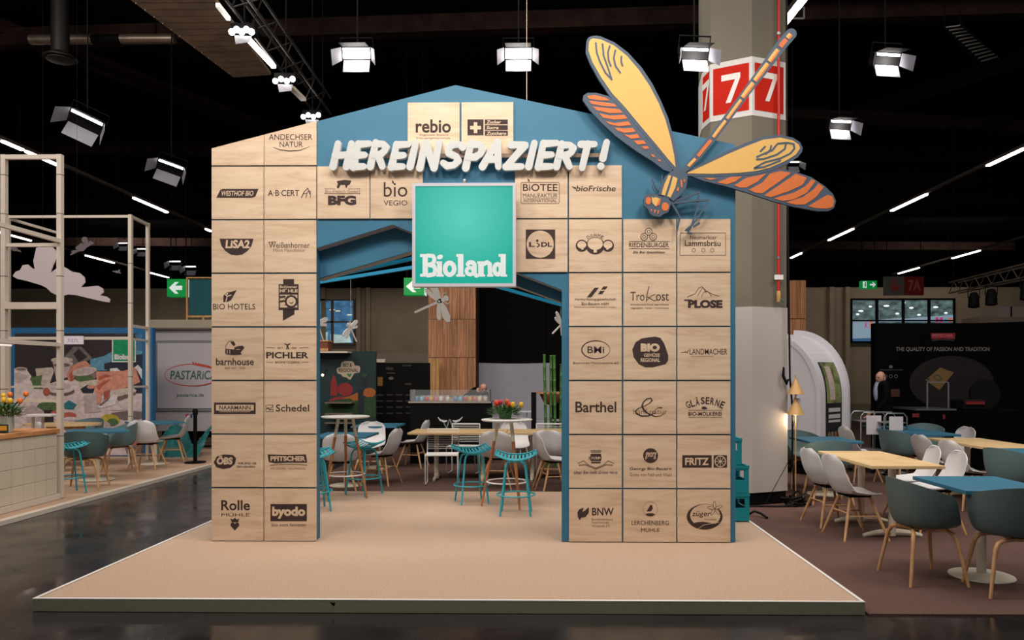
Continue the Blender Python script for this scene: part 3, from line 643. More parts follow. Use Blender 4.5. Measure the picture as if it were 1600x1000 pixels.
RUi = [(520, 689), (610, 648), (710, 601), (790, 567), (865, 538), (940, 529), (995, 541), (1023, 560), (1029, 577), (1010, 605), (960, 635), (895, 663), (835, 678), (760, 686), (640, 691)]
flat('wing_field', [ULi], dyel, YD-.003, YD-.0002); flat('wing_field', [RUi], dyel, YD-.003, YD-.0002)
vl = []
for L_ in ([(117, 107), (121, 150), (135, 190), (160, 240), (188, 270)], [(188, 270), (170, 215), (152, 165), (147, 112)], [(179, 121), (171, 150), (174, 185), (184, 210)], [(204, 140), (197, 175), (205, 210), (226, 240)], [(231, 168), (230, 190), (236, 208)],
           [(825, 665), (870, 640), (940, 622), (985, 600), (1003, 578), (1000, 558), (970, 552), (930, 556)], [(825, 667), (870, 660), (940, 632)], [(836, 615), (870, 600), (905, 585), (925, 560)], [(836, 626), (865, 625), (925, 605), (960, 580), (965, 560)], [(852, 590), (866, 576), (872, 570)], [(876, 602), (895, 585), (900, 566)]):
    flat('wing_vein', ri(L_, 8), slate, YD-.0055, YD-.0032)

o1_ = [[(78, 343), (110, 338), (160, 350), (180, 364), (130, 362), (85, 355)], [(86, 364), (140, 370), (200, 378), (212, 391), (150, 388), (98, 378)], [(103, 390), (160, 396), (222, 402), (238, 418), (180, 420), (120, 406)],
       [(130, 420), (180, 430), (245, 427), (258, 444), (200, 449), (150, 440)], [(160, 455), (200, 464), (262, 456), (275, 474), (220, 478), (180, 470)], [(200, 484), (240, 488), (282, 485), (295, 503), (245, 508), (215, 498)], [(240, 514), (270, 518), (302, 512), (314, 530), (275, 534)],
       [(285, 543), (330, 541), (342, 556), (305, 560)], [(320, 568), (346, 567), (356, 578), (334, 580)], [(360, 602), (376, 606), (384, 618), (368, 612)], [(392, 624), (404, 628), (410, 636), (398, 634)],
       [(600, 709), (640, 709), (662, 713), (625, 717)], [(660, 728), (720, 704), (770, 702), (740, 725), (700, 738)], [(735, 742), (790, 708), (850, 696), (880, 688), (840, 725), (790, 752), (760, 752)], [(800, 762), (860, 730), (895, 690), (940, 678), (990, 686), (930, 730), (860, 778), (830, 775)],
       [(868, 787), (930, 745), (1010, 690), (1060, 708), (1040, 740), (980, 768), (900, 795)], [(912, 800), (1000, 775), (1055, 745), (1080, 715), (1098, 722), (1060, 775), (1000, 805), (950, 812)], [(965, 818), (1040, 795), (1090, 760), (1112, 733), (1135, 750), (1100, 795), (1050, 828), (1010, 828)], [(1065, 835), (1110, 808), (1150, 785), (1172, 790), (1182, 812), (1176, 838), (1150, 846), (1100, 844)]]
for P_ in o1_: flat('wing_stripe', [P_], dorg, YD-.0015, YD+.0018)
# tail: a long rod of segments
ax = [(512, 675), (560, 625), (620, 553), (700, 448), (790, 325), (880, 205), (950, 110), (988, 68)]
flat('tail', ri(ax, [26, 34, 36, 34, 36, 44, 50, 48]), slate, YD-.014, YD+.016)
def along(t):
    L_ = [math.hypot(ax[i+1][0]-ax[i][0], ax[i+1][1]-ax[i][1]) for i in range(len(ax)-1)]; d = t*sum(L_)
    for i, l in enumerate(L_):
        if d <= l: return (ax[i][0]+(ax[i+1][0]-ax[i][0])*d/l, ax[i][1]+(ax[i+1][1]-ax[i][1])*d/l)
        d -= l
    return ax[-1]
bd = [.03, .09, .11, .23, .25, .37, .385, .52, .535, .64, .655, .78, .795, .88, .90, .955, .965, .995]
for i in range(0, len(bd), 2):
    wv = 12 if bd[i] < .5 else 20
    flat('tail_segment', ri([along(bd[i]), along((bd[i]+bd[i+1])/2), along(bd[i+1])], [wv, wv+2, wv], )[:2], dyel if i in (8, 10, 12, 16) else dorg if i in (2, 14) else dyel, YD-.018, YD-.0145)
    flat('tail_segment_shade', ri([(along(bd[i])[0]+5, along(bd[i])[1]+4), (along(bd[i+1])[0]+5, along(bd[i+1])[1]+4)], [wv*.4, wv*.3])[:1], dorg, YD-.0185, YD-.0165)
flat('thorax', [[(455, 680), (485, 670), (512, 680), (526, 705), (520, 750), (492, 790), (462, 815), (440, 800), (395, 790), (405, 745), (425, 705)]], slate, YD-.02, YD+.02)
flat('head', [[(395, 785), (440, 800), (452, 825), (440, 862), (418, 872), (402, 884), (378, 882), (360, 872), (348, 850), (332, 835), (328, 806), (340, 784), (365, 780)]], slate, YD-.02, YD+.02)
for P_ in [[(440, 700), (452, 701), (440, 740), (424, 790), (408, 786), (422, 738)], [(460, 704), (480, 714), (470, 755), (448, 800), (434, 792), (448, 750)], [(364, 794), (372, 800), (384, 797), (404, 806), (398, 832), (382, 838), (368, 822)]]: flat('body_mark', [P_], dyel, YD-.024, YD-.0202)
for P_ in [[(492, 720), (500, 722), (502, 750), (496, 755)], [(480, 752), (488, 756), (484, 772), (476, 768)], [(506, 716), (513, 718), (512, 732), (507, 730)], [(398, 806), (406, 806), (400, 832), (384, 838)], ell(350, 813, 12, 17), ell(425, 840, 16, 19),
     [(360, 850), (368, 852), (362, 864)], [(376, 852), (386, 856), (376, 872)], [(390, 858), (400, 856), (392, 876)]]: flat('body_mark', [P_], dorg, YD-.0245, YD-.0204)
flat('leg', ri([(450, 815), (470, 845), (492, 885), (478, 955)], [9, 9, 8, 5]), slate, YD-.01, YD+.01)
flat('leg', ri([(455, 818), (540, 788), (580, 772), (565, 860), (548, 915), (530, 945)], [9, 8, 7, 7, 8, 11]), slate, YD-.006, YD+.012)
flat('leg', ri([(460, 822), (550, 812), (622, 808), (580, 875), (548, 920), (520, 942)], [9, 8, 8, 8, 8, 10]), slate, YD-.012, YD+.008)
flat('leg', ri([(405, 770), (388, 755), (370, 713)], 6)+ri([(372, 740), (378, 762)], 6)+ri([(412, 745), (413, 700)], 6), slate, YD+.002, YD+.02)
flat('foot', ri([(556, 925), (578, 912)], 9), slate, YD-.01, YD+.008); flat('foot', ri([(528, 954), (545, 957)], 8), slate, YD-.01, YD+.008)
for (a, c) in ((430, 740), (900, 640), (200, 400)):
    X, Z = dq([(a, c)])[0]
    if X < XR: B().box(X-.02, X+.02, YD+.034, YB-.001, Z-.02, Z+.02).build('spacer', slate, df)

# white little dragonflies hung inside the gate
def small_df(cx_, cy_, Y, sc, rot, label, yaw=0):
    X, Z = PP(cx_, cy_, Y); e = empty('hanging_dragonfly', (X, Y, Z), label, 'decoration', 'small white dragonflies in the gate', yaw)
    cr, sr = math.cos(rot), math.sin(rot)
    def tr(L_): return [((a*cr-c*sr)*sc, (a*sr+c*cr)*sc) for a, c in L_]
    def fl(nm, polys):
        bb = B()
        for i, P_ in enumerate(polys): bb.prism(tr(P_), -.006-i*.0002, .006)
        o = bb.build(nm, white, None); o.parent = e
    fl('tail', ribbon([(.02, 0), (-.30, 0)], [.03, .026])); fl('body', [ell(.05, 0, .055, .028, n=12), ell(.115, 0, .03, .036, n=10)])
    for s in (1, -1):
        fl('wing', [[(.02, 0), (.0, .08*s), (-.02, .2*s), (.0, .27*s), (.04, .28*s), (.07, .22*s), (.07, .1*s), (.045, 0)]])
        fl('wing', [[(.0, 0), (-.05, .08*s), (-.09, .17*s), (-.08, .21*s), (-.05, .21*s), (-.01, .12*s), (.02, .01*s)]])
    fl('leg', [q_ for s in (1, -1) for q_ in ribbon([(.07, .02*s), (.10, .07*s), (.14, .06*s)], .008)])
    a1, sl, sr = RAFT[round(Y, 2)]; zr = a1[1]+(sl if X < a1[0] else sr)*(X-a1[0])
    o = B().tube([(0, 0, .0), (0, 0, zr-.02-Z)], .0015, 4).build('thread', white, None); o.parent = e
    return e
small_df(684, 472, 8.25, .92, .42, 'white cut-out dragonfly hanging below the green light box')
small_df(548, 514, 9.2, .62, 2.2, 'narrow white dragonfly seen edge-on before the far window', 1.15)
small_df(497, 508, 8.25, .62, 2.0, 'white dragonfly at the left jamb of the opening', 1.1)
small_df(876, 508, 9.2, .66, .6, 'white dragonfly half hidden behind the right jamb', .9)

# ---------------------------------------------------------------- furniture prototypes (each faces -Y)
def shell_chair():
    r = empty('shell_chair', (0, 0, 0), 'white moulded shell chair on splayed oak legs', 'chair')
    def fn(u, v):
        a = 2*u-1
        if v < .5:
            t = v/.5; y = -.235+.40*t; z = .455-.02*math.sin(t*PI)+.0*t; wd = .165+.075*math.sin(min(1, t*1.5+.12)*PI/2)
            rise = .03*abs(a)**2.5+.02*t*abs(a)**2; z += rise-(.025*(1-t)**3)
            return (a*wd, y+.04*a*a*(1-t)**2, z)
        t = (v-.5)/.5; e = 1-(1-t)**1.7
        y = .165+.055*math.sin(min(1, t*2)*PI/2)+.055*t-.07*abs(a)**2*(1-.55*t); z = .455+.03*math.sin(t*PI*.5)*(1-t)+.37*t**1.05+.03*(1-t)*abs(a)**2
        wd = .24-.025*t if t < .62 else .2245*math.sqrt(max(.02, 1-((t-.62)/.40)**2.6))
        return (a*wd, y, z)
    B().shell(fn, 14, 26, .010).build('seat_shell', plastic, r, True, ang=1.2)
    tops = ((-.11, -.10), (.11, -.10), (-.10, .09), (.10, .09)); feet = ((-.235, -.235), (.235, -.235), (-.225, .215), (.225, .215))
    for (a, c) in zip(tops, feet):
        B().tube([(a[0], a[1], .428), ((a[0]+c[0])/2, (a[1]+c[1])/2, .215), (c[0], c[1], 0)], [.014, .016, .011], 8).build('leg', oak, r, True)
    def at(i, z): a, c = tops[i], feet[i]; t = 1-z/.428; return (a[0]+(c[0]-a[0])*t, a[1]+(c[1]-a[1])*t, z)
    for i, j, z in ((0, 2, .23), (1, 3, .23), (0, 1, .20), (2, 3, .26)):
        B().tube([at(i, z), at(j, z)], .0085, 6).build('stretcher', oak, r, True)
    B().box(-.13, .13, -.11, .11, .412, .43).build('seat_mount', black, r)
    return r
def tub_chair(nm, m, lab):
    r = empty(nm, (0, 0, 0), lab, 'chair')
    def fn(u, v):
        a = 2*PI*u-PI/2                                   # a = PI/2 is the back (+Y), -PI/2 the front
        back = (1+math.sin(a))/2                          # 1 at back, 0 at front
        h = .020+(1/(1+math.exp(-(back-.24)*24)))*(.165+.185*back)
        R0x, R0y = .225, .205
        if v < .45: t = v/.45; return (R0x*t*math.cos(a), -.02+R0y*t*math.sin(a), .437-.012*(1-t*t))
        t = (v-.45)/.55; e = math.sin(t*PI/2)
        out = .075*e*(.3+.7*min(1, back*2.2)) ; z = .437+h*(1-math.cos(t*PI/2))*.75+h*.25*t
        return ((R0x+out)*math.cos(a), -.02+(R0y+out*.9)*math.sin(a)-.02*t*(1-back), z)
    B().shell(fn, 44, 14, .011, wrap=True).build('seat_shell', m, r, True, ang=1.2)
    for sx in (-1, 1):
        for sy in (-1, 1):
            B().tube([(sx*.03, sy*.10, .405), (sx*.12, sy*.135, .403), (sx*.165, sy*.155, .385), (sx*.19, sy*.17, .34), (sx*.25, sy*.225, 0)], [.014, .016, .017, .017, .012], 8).build('leg', oak, r, True)
    B().box(-.05, .05, -.12, .12, .395, .418, .004).build('underframe', oak, r)
    return r
def stool():
    r = empty('metal_stool', (0, 0, 0), 'cyan metal stool', 'stool')
    def sp(u, v):                                        # pierced saddle: u across -1..1, v front..back 0..1
        return (u*.225*math.sqrt(max(.05, 1-(.9*(v-.5)*1.15)**4)), -.15+.30*v, .605+.062*abs(u)**2+.04*v**3*(1-.4*abs(u))-.012*math.sin(v*PI))
    n = 11
    for i in range(n):                                   # spokes of the pan, front to back
        u0 = -.90+1.8*i/(n-1); hw = .05
        def fn(a, v, u0=u0, hw=hw): return sp(u0+(a-.5)*2*hw, .06+.88*v)
        B().shell(fn, 1, 7, .004).build('seat_slat', cyan, r, True)
    rim = [sp(1, i/8) for i in range(9)]+[sp(1-2*i/9, 1) for i in range(1, 9)]+[sp(-1, 1-i/8) for i in range(9)]+[sp(-1+2*i/9, 0) for i in range(1, 9)]
    B().tube(rim, .009, 6, True).build('seat_rim', cyan, r, True)
    B().tube([sp(-1+2*i/8, .5) for i in range(9)], .012, 6).build('seat_spine', cyan, r, True)
    B().lathe([(.03, .57), (.075, .575), (.08, .59), (.03, .60)], 16).build('hub', cyan, r, True)
    for k in range(4):
        t = PI/4+k*PI/2; c, s = math.cos(t), math.sin(t)
        B().tube([(.05*c, .05*s, .583), (.10*c, .10*s, .582), (.135*c, .135*s, .565), (.155*c, .155*s, .52), (.235*c, .235*s, 0)], .0115, 8).build('leg', cyan, r, True)
    B().tube([(.212*math.cos(PI*i/14), .212*math.sin(PI*i/14), .215) for i in range(28)], .009, 6, True).build('footrest_ring', cyan, r, True)
    return r
def wire_chair():
    r = empty('wire_chair', (0, 0, 0), 'white wire chair', 'chair'); m = white
    for s in (-1, 1):
        x = s*.235
        B().tube([(x, .22, .80), (x, .20, .47), (x, .17, .44), (x, -.20, .45), (x, -.23, .43), (x, -.20, .03), (x, -.17, .010), (x, .17, .010), (x, .20, .03), (x*.98, .15, .44)], .0085, 6).build('side_frame', m, r, True)
    B().tube([(-.235, .22, .80), (.235, .22, .80)], .0085, 6).build('top_rail', m, r, True)
    B().tube([(-.235, -.225, .44), (.235, -.225, .44)], .0085, 6).build('front_rail', m, r, True)
    for i in range(11): z = .50+.028*i; y = .202+.018*(z-.47)/.33; B().tube([(-.235, y, z), (.235, y, z)], .0045, 5).build('back_wire', m, r, True)
    for i in range(12): y = -.20+.032*i; B().tube([(-.235, y, .449), (.235, y, .449)], .0045, 5).build('seat_wire', m, r, True)
    return r
def bar_table(angs):
    r = empty('bar_table', (0, 0, 0), '', 'table')
    B().lathe([(.285, 0), (.297, .006), (.30, .014), (.297, .02), (.29, .022)], 40, (0, 0, 1.0)).build('table_top', white, r, True)
    for a in angs:
        t = math.radians(a); c, s = math.cos(t), math.sin(t); p0 = (.10*c, .10*s, .998); p1 = (.30*c, .30*s, 0); pm = (.147*c, .147*s, .765)
        lg = B().tube([pm, p1], [.019, .012], 10).build('leg', leg_brown, r, True)
        B().tube([p0, pm], [.021, .0195], 10).build('leg_sleeve', cream, lg, True)
    B().lathe([(.03, .985), (.12, .985), (.12, .998), (.03, .998)], 20).build('top_plate', cream, r)
    R_ = .235; B().tube([(R_*math.cos(2*PI*i/28), R_*math.sin(2*PI*i/28), .29) for i in range(28)], .009, 6, True).build('footrest_ring', white, r, True)
    return r
def cafe_table(nm, wx, wy, top, cols, disc, fy=False):
    r = empty(nm, (0, 0, 0), '', 'table')
    B().box(-wx/2, wx/2, -wy/2, wy/2, .718, .75, .003).build('table_top', top, r)
    for (cx_, cy_) in cols:
        c = B().lathe([(.036, .012), (.036, .70)], 20, (cx_, cy_, 0)).build('column', cream, r, True)
        B().box(cx_-.14, cx_+.14, cy_-.14, cy_+.14, .70, .716).build('mounting_plate', cream, r)
        if disc: B().lathe([(.235, 0), (.24, .006), (.236, .012), (.06, .018), (.04, .03)], 36, (cx_, cy_, 0)).build('base_disc', cream, r, True)
        else:
            bb = B(); n = 9
            for s in (-1, 1):
                pts = [(cx_+(0 if fy else s*(.02+.27*i/n)), cy_+(s*(.02+.27*i/n) if fy else 0), .05-.038*(i/n)**2) for i in range(n+1)]
                bb.tube(pts, [.034-.014*(i/n) for i in range(n+1)], 8)
            bb.build('base_foot', cream, r, True)
    return r
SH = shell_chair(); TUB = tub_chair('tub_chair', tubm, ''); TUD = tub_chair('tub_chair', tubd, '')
STL = stool(); WIR = wire_chair()
BT1 = bar_table((-15, 105, 225)); BT2 = bar_table((180, -58, 62))
R_ = math.radians
RED_ = (0, 0)
def fpos(px, py, z=0): return FP(px, py, z)
FL = .012                                  # carpet top
# --- inside / behind the gate
x, y = fpos(792, 791, PZ); place(BT2, x, y, PZ+.003, 0, 'white round bar table carrying the tulip pot, right of the opening', 'bar tables'); BTX = (x, y)
x, y = fpos(540, 777, PZ); place(BT1, x, y, PZ+.003, 0, 'white round bar table with empty top, left of the opening', 'bar tables')
for px, py, rz, lab in ((806, 803, .0, 'cyan metal stool in front of the tulip bar table'), (737, 785, .35, 'cyan metal stool left of the tulip bar table'),
                        (569, 772, -.5, 'cyan metal stool right of the empty bar table'), (489, 797, .5, 'nearer of two cyan stools cut off by the left gate leg'), (483, 784, 2.4, 'farther of two cyan stools cut off by the left gate leg')):
    x, y = fpos(px, py, PZ); place(STL, x, y, PZ+.003, rz, lab, 'cyan stools')
LT = cafe_table('long_table', 1.48, .8, topw, ((-.36, 0), (.36, 0)), False, True)
def tpos(px, Y): return PP(px, 600, Y)[0]
Yt = 11.45
place(LT, tpos(718, Yt), Yt, FL, 0, 'veneer café table behind the wire chairs, left half of the long row', 'café tables')
place(LT, tpos(718, Yt)+1.49, Yt, FL, 0, 'veneer café table behind the tulip bar table, right half of the long row', 'café tables')
B1 = cafe_table('square_table', .78, .8, tblue, ((0, 0),), True)
for px, Y, lab in ((541, 10.75, 'blue square table just behind the empty bar table'), (592, 12.85, 'blue square table farther back left of the long row')):
    place(B1, tpos(px, Y), Y, FL, 0, lab, 'café tables')
for px, Y, rz, lab in ((691, 10.95, .08, 'white wire chair in front of the long table'), (724, 12.15, -.1, 'white wire chair behind the long table, left one'), (860, 12.2, 0, 'white wire chair behind the long table, right one')):
    place(WIR, tpos(px, Y), Y, FL, rz, lab, 'wire chairs')
for px, Y, rz, lab in ((578, 12.2, .1, 'white shell chair at the near side of the farther blue table'),
                       (597, 10.9, -PI/2-.25, 'white shell chair turned left beside the nearer blue table'),
                       (534, 10.1, PI+.15, 'white shell chair with its back to the empty bar table'),
                       (646, 12.9, -PI/2-.15, 'white shell chair in profile standing alone before the bar counter'),
                       (778, 10.55, PI-.1, 'white shell chair seen from behind beside the tulip bar table'),
                       (806, 12.2, .2, 'white shell chair facing forward behind the long table'),
                       (861, 10.75, PI-.2, 'white shell chair seen from behind next to the right jamb'),
                       (866, 10.2, PI/2+.25, 'nearest white shell chair in profile at the right jamb')):
    place(SH, tpos(px, Y), Y, FL, rz, lab, 'white shell chairs')
# --- café on the right
WT = cafe_table('rectangular_table', .70, 1.38, topw, ((0, -.36), (0, .36)), False)
x0_, y0_ = FP(1284, 706, .75); x1_, y1_ = FP(1355, 730, .75)
WTX = ((x0_+x1_)/2+.35, (y0_+y1_)/2); place(WT, WTX[0], WTX[1], FL, 0, 'veneer rectangular table between two pairs of white chairs', 'café tables')
x0_, y0_ = FP(1459, 686, .75); x1_, y1_ = FP(1533.6, 700.5, .75)
WT2X = ((x0_+x1_)/2+.35, (y0_+y1_)/2); place(WT, WT2X[0], WT2X[1], FL, 0, 'farther veneer rectangular table by the black stand', 'café tables')
BT = cafe_table('square_table', .70, .80, tblue, ((0, 0),), True)
def corner(px, py): x, y = FP(px, py, .75); return x+.35, y-.4
for a, lab in ((corner(1426, 746), 'nearest blue square table at the right edge'), (corner(1387, 673.5), 'front table of the two blue ones set together'), (corner(1345, 666.4), 'rear table of the two blue ones set together'),
               (corner(1551, 702), 'blue square table at the right edge, second from the front')):
    place(BT, a[0], a[1], FL, 0, lab, 'café tables')
place(BT, tpos(1289, 10.05), 10.05, FL, 0, 'blue square table beside the white pillar', 'café tables')
def sh(px, Y, rz, lab, P_=None, g='white shell chairs'): place(P_ or SH, tpos(px, Y), Y, FL, rz, lab, g)
sh(1296, 8.05, PI/2+.12, 'farther white shell chair on the left of the near veneer table')
sh(1334, 7.42, PI/2+.10, 'nearer white shell chair on the left of the near veneer table')
sh(1424, 8.30, -PI/2-.15, 'farther white shell chair on the right of the near veneer table')
sh(1460, 7.75, -PI/2-.10, 'nearer white shell chair on the right of the near veneer table')
sh(1464, 9.85, PI/2+.1, 'farther white shell chair left of the far veneer table')
sh(1511, 9.05, PI/2+.1, 'nearer white shell chair left of the far veneer table')
sh(1487, 11.3, -PI/2+.1, 'white shell chair behind the two joined blue tables, at their right')
sh(1586, 9.6, -PI/2-.2, 'white shell chair beyond the far veneer table')
sh(1343, 11.35, PI/2+.1, 'white shell chair turned right between the arch and the joined blue tables')
tl = 'sage tub chairs'
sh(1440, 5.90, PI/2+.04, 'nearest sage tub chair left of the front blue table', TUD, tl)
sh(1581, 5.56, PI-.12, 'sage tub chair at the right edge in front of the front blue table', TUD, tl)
sh(1293, 9.40, PI-.05, 'sage tub chair with its back to the near veneer table', TUB, tl)
sh(1250, 10.75, .15, 'sage tub chair facing forward behind the pillar table', TUB, tl)
sh(1404, 11.1, PI/2+.35, 'sage tub chair left of the joined blue tables', TUB, tl)
sh(1444, 12.3, -.5, 'sage tub chair just showing behind the joined blue tables', TUB, tl)
sh(1580, 8.35, PI/2+.3, 'sage tub chair at the second blue table on the right edge', TUB, tl)

# --- left booth
BZ = .05
bp = empty('booth_platform', (-8.5, 11, 0), 'low pale carpeted booth floor on the left with white edging', 'platform')
B().box(-14, -5.87, 6.5, 16.5, .003, BZ-.003).build('carpeted_deck', bothm, bp)
B().box(-5.87, -5.85, 6.5, 16.5, .003, BZ+.004).build('edge_trim', frame_w, bp); B().box(-5.95, -5.87, 6.5, 16.5, BZ-.002, BZ+.003).build('edge_strip', frame_w, bp)
def bpl(P_, px, Y, rz, lab, g): place(P_, tpos(px, Y), Y, BZ+.003, rz, lab, g)
bpl(B1, 152, 11.0, .6, 'blue square table turned cornerwise in the left booth', 'café tables')
bpl(B1, 242, 12.95, .75, 'blue square table at the back of the left booth by the stanchion', 'café tables')
RT = empty('oval_table', (0, 0, 0), '', 'table')
B().slab([(x*1.0, y) for x, y in ell(0, 0, .62, .36, n=32)], .715, .75).build('table_top', topw, RT)
for s in (-1, 1): B().tube([(s*.3, 0, .715), (s*.34, 0, 0)], [.03, .022], 8).build('leg', oak, RT, True)
B().box(-.36, .36, -.03, .03, .64, .70).build('cross_bar', oak, RT)
bpl(RT, 98, 12.5, .1, 'oak table with rounded end behind the booth counter', 'café tables')
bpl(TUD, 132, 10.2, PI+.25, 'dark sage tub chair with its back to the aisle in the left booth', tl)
bpl(TUB, 187, 11.85, -.9, 'sage tub chair at the right corner of the left booth table', tl)
bpl(TUB, 134, 12.95, -.1, 'sage tub chair behind the blue table in the left booth', tl)
bpl(SH, 230, 12.3, PI+.1, 'white shell chair seen from behind in the left booth', 'white shell chairs')
bpl(SH, 270, 13.3, -PI/2+.35, 'white shell chair turned left at the booth stanchion', 'white shell chairs')
bpl(SH, 84, 11.9, 2.6, 'white shell chair glimpsed between the booth posts', 'white shell chairs')
bpl(STL, 106, 9.75, .9, 'cyan metal stool beside the booth post', 'cyan stools')

# ---------------------------------------------------------------- left booth: post frames, counter, photo wall
def frame_tower(name, lab, parts, seams=()):
    e = empty(name, (parts[0][1][0], parts[0][1][1], BZ), lab, 'frame')
    for nm, p_, q_, w_ in parts: B().beam(p_, q_, w_, w_, (0, 1, 0) if abs(p_[2]-q_[2]) > .5 else (0, 0, 1)).build(nm, frame_w, e)
    for (x, y, z) in seams: B().box(x-.0305, x+.0305, y-.0305, y+.0305, z-.006, z+.006).build('joint', mat('joint_grey', (120, 112, 104), .6), e)
    return e
xp, xq, yp = -6.215, -6.94, 9.37
zt = 4.46
fr = [('post', (xp, yp, BZ+.003), (xp, yp, zt), .06), ('post', (xq, yp, BZ+.003), (xq, yp, zt), .06), ('beam', (xq+.03, yp, zt-.03), (xp-.03, yp, zt-.03), .055)]
for z, w_ in ((3.30, .045), (2.52, .085)): fr.append(('beam', (xq+.03, yp, z), (xp-.03, yp, z), w_))
for z in (3.35, 2.02): fr.append(('beam', (xp, yp-.03, z), (xp, 6.9, z), .05))
fr.append(('post', (xp, 6.87, BZ+.003), (xp, 6.87, 3.38), .055)); fr.append(('beam', (xq+.03, yp, 1.30), (xp-.03, yp, 1.30), .04))
frame_tower('post_frame', 'tall cream square-tube frame nearest the aisle in the left booth', fr,
            [(x, yp, z) for x in (xp, xq) for z in (.85, 1.45, 2.2, 2.9, 3.7, 4.2)])
ye = 12.9; xe0, xe1 = PP(204, 500, ye)[0], PP(231, 500, 13.6)[0]
fr = [('post', (xe0, ye, BZ+.003), (xe0, ye, zt), .06), ('post', (xe1, 13.6, BZ+.003), (xe1, 13.6, zt), .055), ('beam', (xe0, ye+.03, zt-.03), (xe1, 13.6, zt-.03), .05),
      ('beam', (xe0, ye+.03, 2.50), (xe1, 13.6, 2.50), .05), ('beam', (xe0, ye+.03, 2.27), (xe1, 13.6, 2.27), .035), ('beam', (xe0, ye+.03, 1.42), (xe1, 13.6, 1.42), .035)]
xf = PP(13, 500, ye)[0]
fr += [('beam', (xf, ye, zt-.03), (xe0-.03, ye, zt-.03), .045), ('beam', (xf, ye, 2.28), (xe0-.03, ye, 2.28), .05), ('post', (xf, ye, BZ+.003), (xf, ye, zt), .055), ('post', (xf+.45, 13.6, BZ+.003), (xf+.45, 13.6, 4.30), .055),
       ('beam', (xf, ye, 4.40), (xf+.45, 13.6, 4.27), .045), ('beam', (xf, ye+.03, 1.42), (xf+.45, 13.6, 1.42), .035)]
frame_tower('post_frame', 'long cream square-tube frame at the back of the left booth', fr, [(xe0, ye, z) for z in (.9, 1.6, 2.9, 3.6)])
# lit shelf edge
tube = empty('light_rail', (-6.215, 7.9, 1.98), 'thin glowing tube under the aisle-side beam of the left booth', 'lamp')
B().tube([(-6.215, 7.0, 1.975), (-6.215, 8.5, 1.975)], .010, 8).build('glowing_tube', tube_soft, tube); B().box(-6.235, -6.195, 6.98, 8.52, 1.985, 1.994).build('housing', frame_w, tube)
# number plate 7-571
np_ = empty('number_plate', (PP(113, 531, 12.85)[0], 12.85, 2.25), 'small white stand number plate reading 7-571 on the booth beam', 'sign')
a = PP(96, 525, 12.85); c = PP(130.5, 538, 12.85); B().box(a[0], c[0], 12.845, 12.86, c[1], a[1]).build('plate', mat('plate_white', (232, 224, 238), .5), np_)
p = Print(12.845); p.T('7-571', 113, 532, 16, 5, 0); p.build('digits', [mat('grey_ink', (110, 105, 115), .7)], np_)
# clouds
def cloud(cx_, cy_, Y, sc, lab, flip=False, rot=0.0):
    X, Z = PP(cx_, cy_, Y); e = empty('cloud_cutout', (X, Y, Z), lab, 'decoration', 'hanging white cloud cut-outs')
    bb = B(); k = Y/F
    raw = [(-70, 1), (-66, -5), (-60, -7), (-56, -14), (-49, -15), (-43, -10), (-39, -8), (-41, -20), (-37, -38), (-28, -42), (-17, -42), (-9, -34), (-8, -24), (-13, -14), (-17, -3), (-9, -9), (-3, -14), (5, -10), (13, -5), (24, -3), (31, 3), (32, 10), (26, 17), (38, 16), (50, 15), (57, 19), (58, 24), (53, 28), (62, 30), (67, 34), (66, 38), (58, 37), (40, 33), (20, 28), (8, 27), (0, 29), (-8, 28), (-16, 24), (-22, 18), (-30, 14), (-50, 8), (-64, 5)]
    cr, sr = math.cos(rot), math.sin(rot)
    P_ = []
    for a, c in raw: a *= (-1 if flip else 1); P_.append(((a*cr-c*sr)*sc*k, -(a*sr+c*cr)*sc*k))
    bb.prism(P_, -.008, .008); o = bb.build('cloud', mat('cloud_white', (186, 172, 176), .6, grain=.02)); o.parent = e
    for a in (-28, 20):
        bb = B(); bb.tube([(a*sc*k, 0, .12*sc), (a*sc*k, 0, 9.19-Z)], .002, 4); o = bb.build('thread', rubber); o.parent = e
cloud(98, 430, 11.5, 1.13, 'large white cloud cut-out hanging over the left booth')
cloud(127, 384, 20, .30, 'small white cloud cut-out far back above the booth', True, -.2)
cloud(23, 388, 20, .16, 'tiny white cloud cut-out between the left posts')
cloud(183, 424, 20, .10, 'tiny white butterfly-like cut-out beyond the rear frame', True, .5)

# tiled counter
ct = empty('tiled_counter', (-6.5, 8.2, BZ), 'cream tiled counter with oak top at the left edge', 'counter')
cx1 = -6.19; cy1 = 9.28; cy0 = 6.3; cz = .95
B().box(-7.4, cx1-.012, cy0, cy1-.012, BZ+.003, cz-.06).build('body', mat('counter_grout', (92, 74, 60), .8), ct)
B().box(-7.42, cx1+.02, cy0-.02, cy1+.02, cz-.055, cz, .004).build('worktop', wood('counter_oak', (186, 122, 72), (206, 142, 90), (220, 160, 106), sc=2), ct)
B().box(-7.4, cx1+.03, cy0, cy1+.01, BZ+.002, BZ+.07).build('plinth', frame_w, ct)
tm = mat('cream_tile', (212, 200, 178), .3, grain=.04, scale=3)
h = .195; n = 0
for r in range(4):
    for c in range(14):
        y1_ = cy1-.012-c*.2; z0_ = BZ+.075+r*.202
        B().box(cx1-.012, cx1, y1_-.196, y1_, z0_, z0_+.198, .002).build('tile', tm, ct)
for r in range(4):
    for c in range(5):
        x1_ = cx1-.02-c*.2; z0_ = BZ+.075+r*.202; B().box(x1_-.196, x1_, cy1-.012, cy1, z0_, z0_+.198, .002).build('tile', tm, ct)
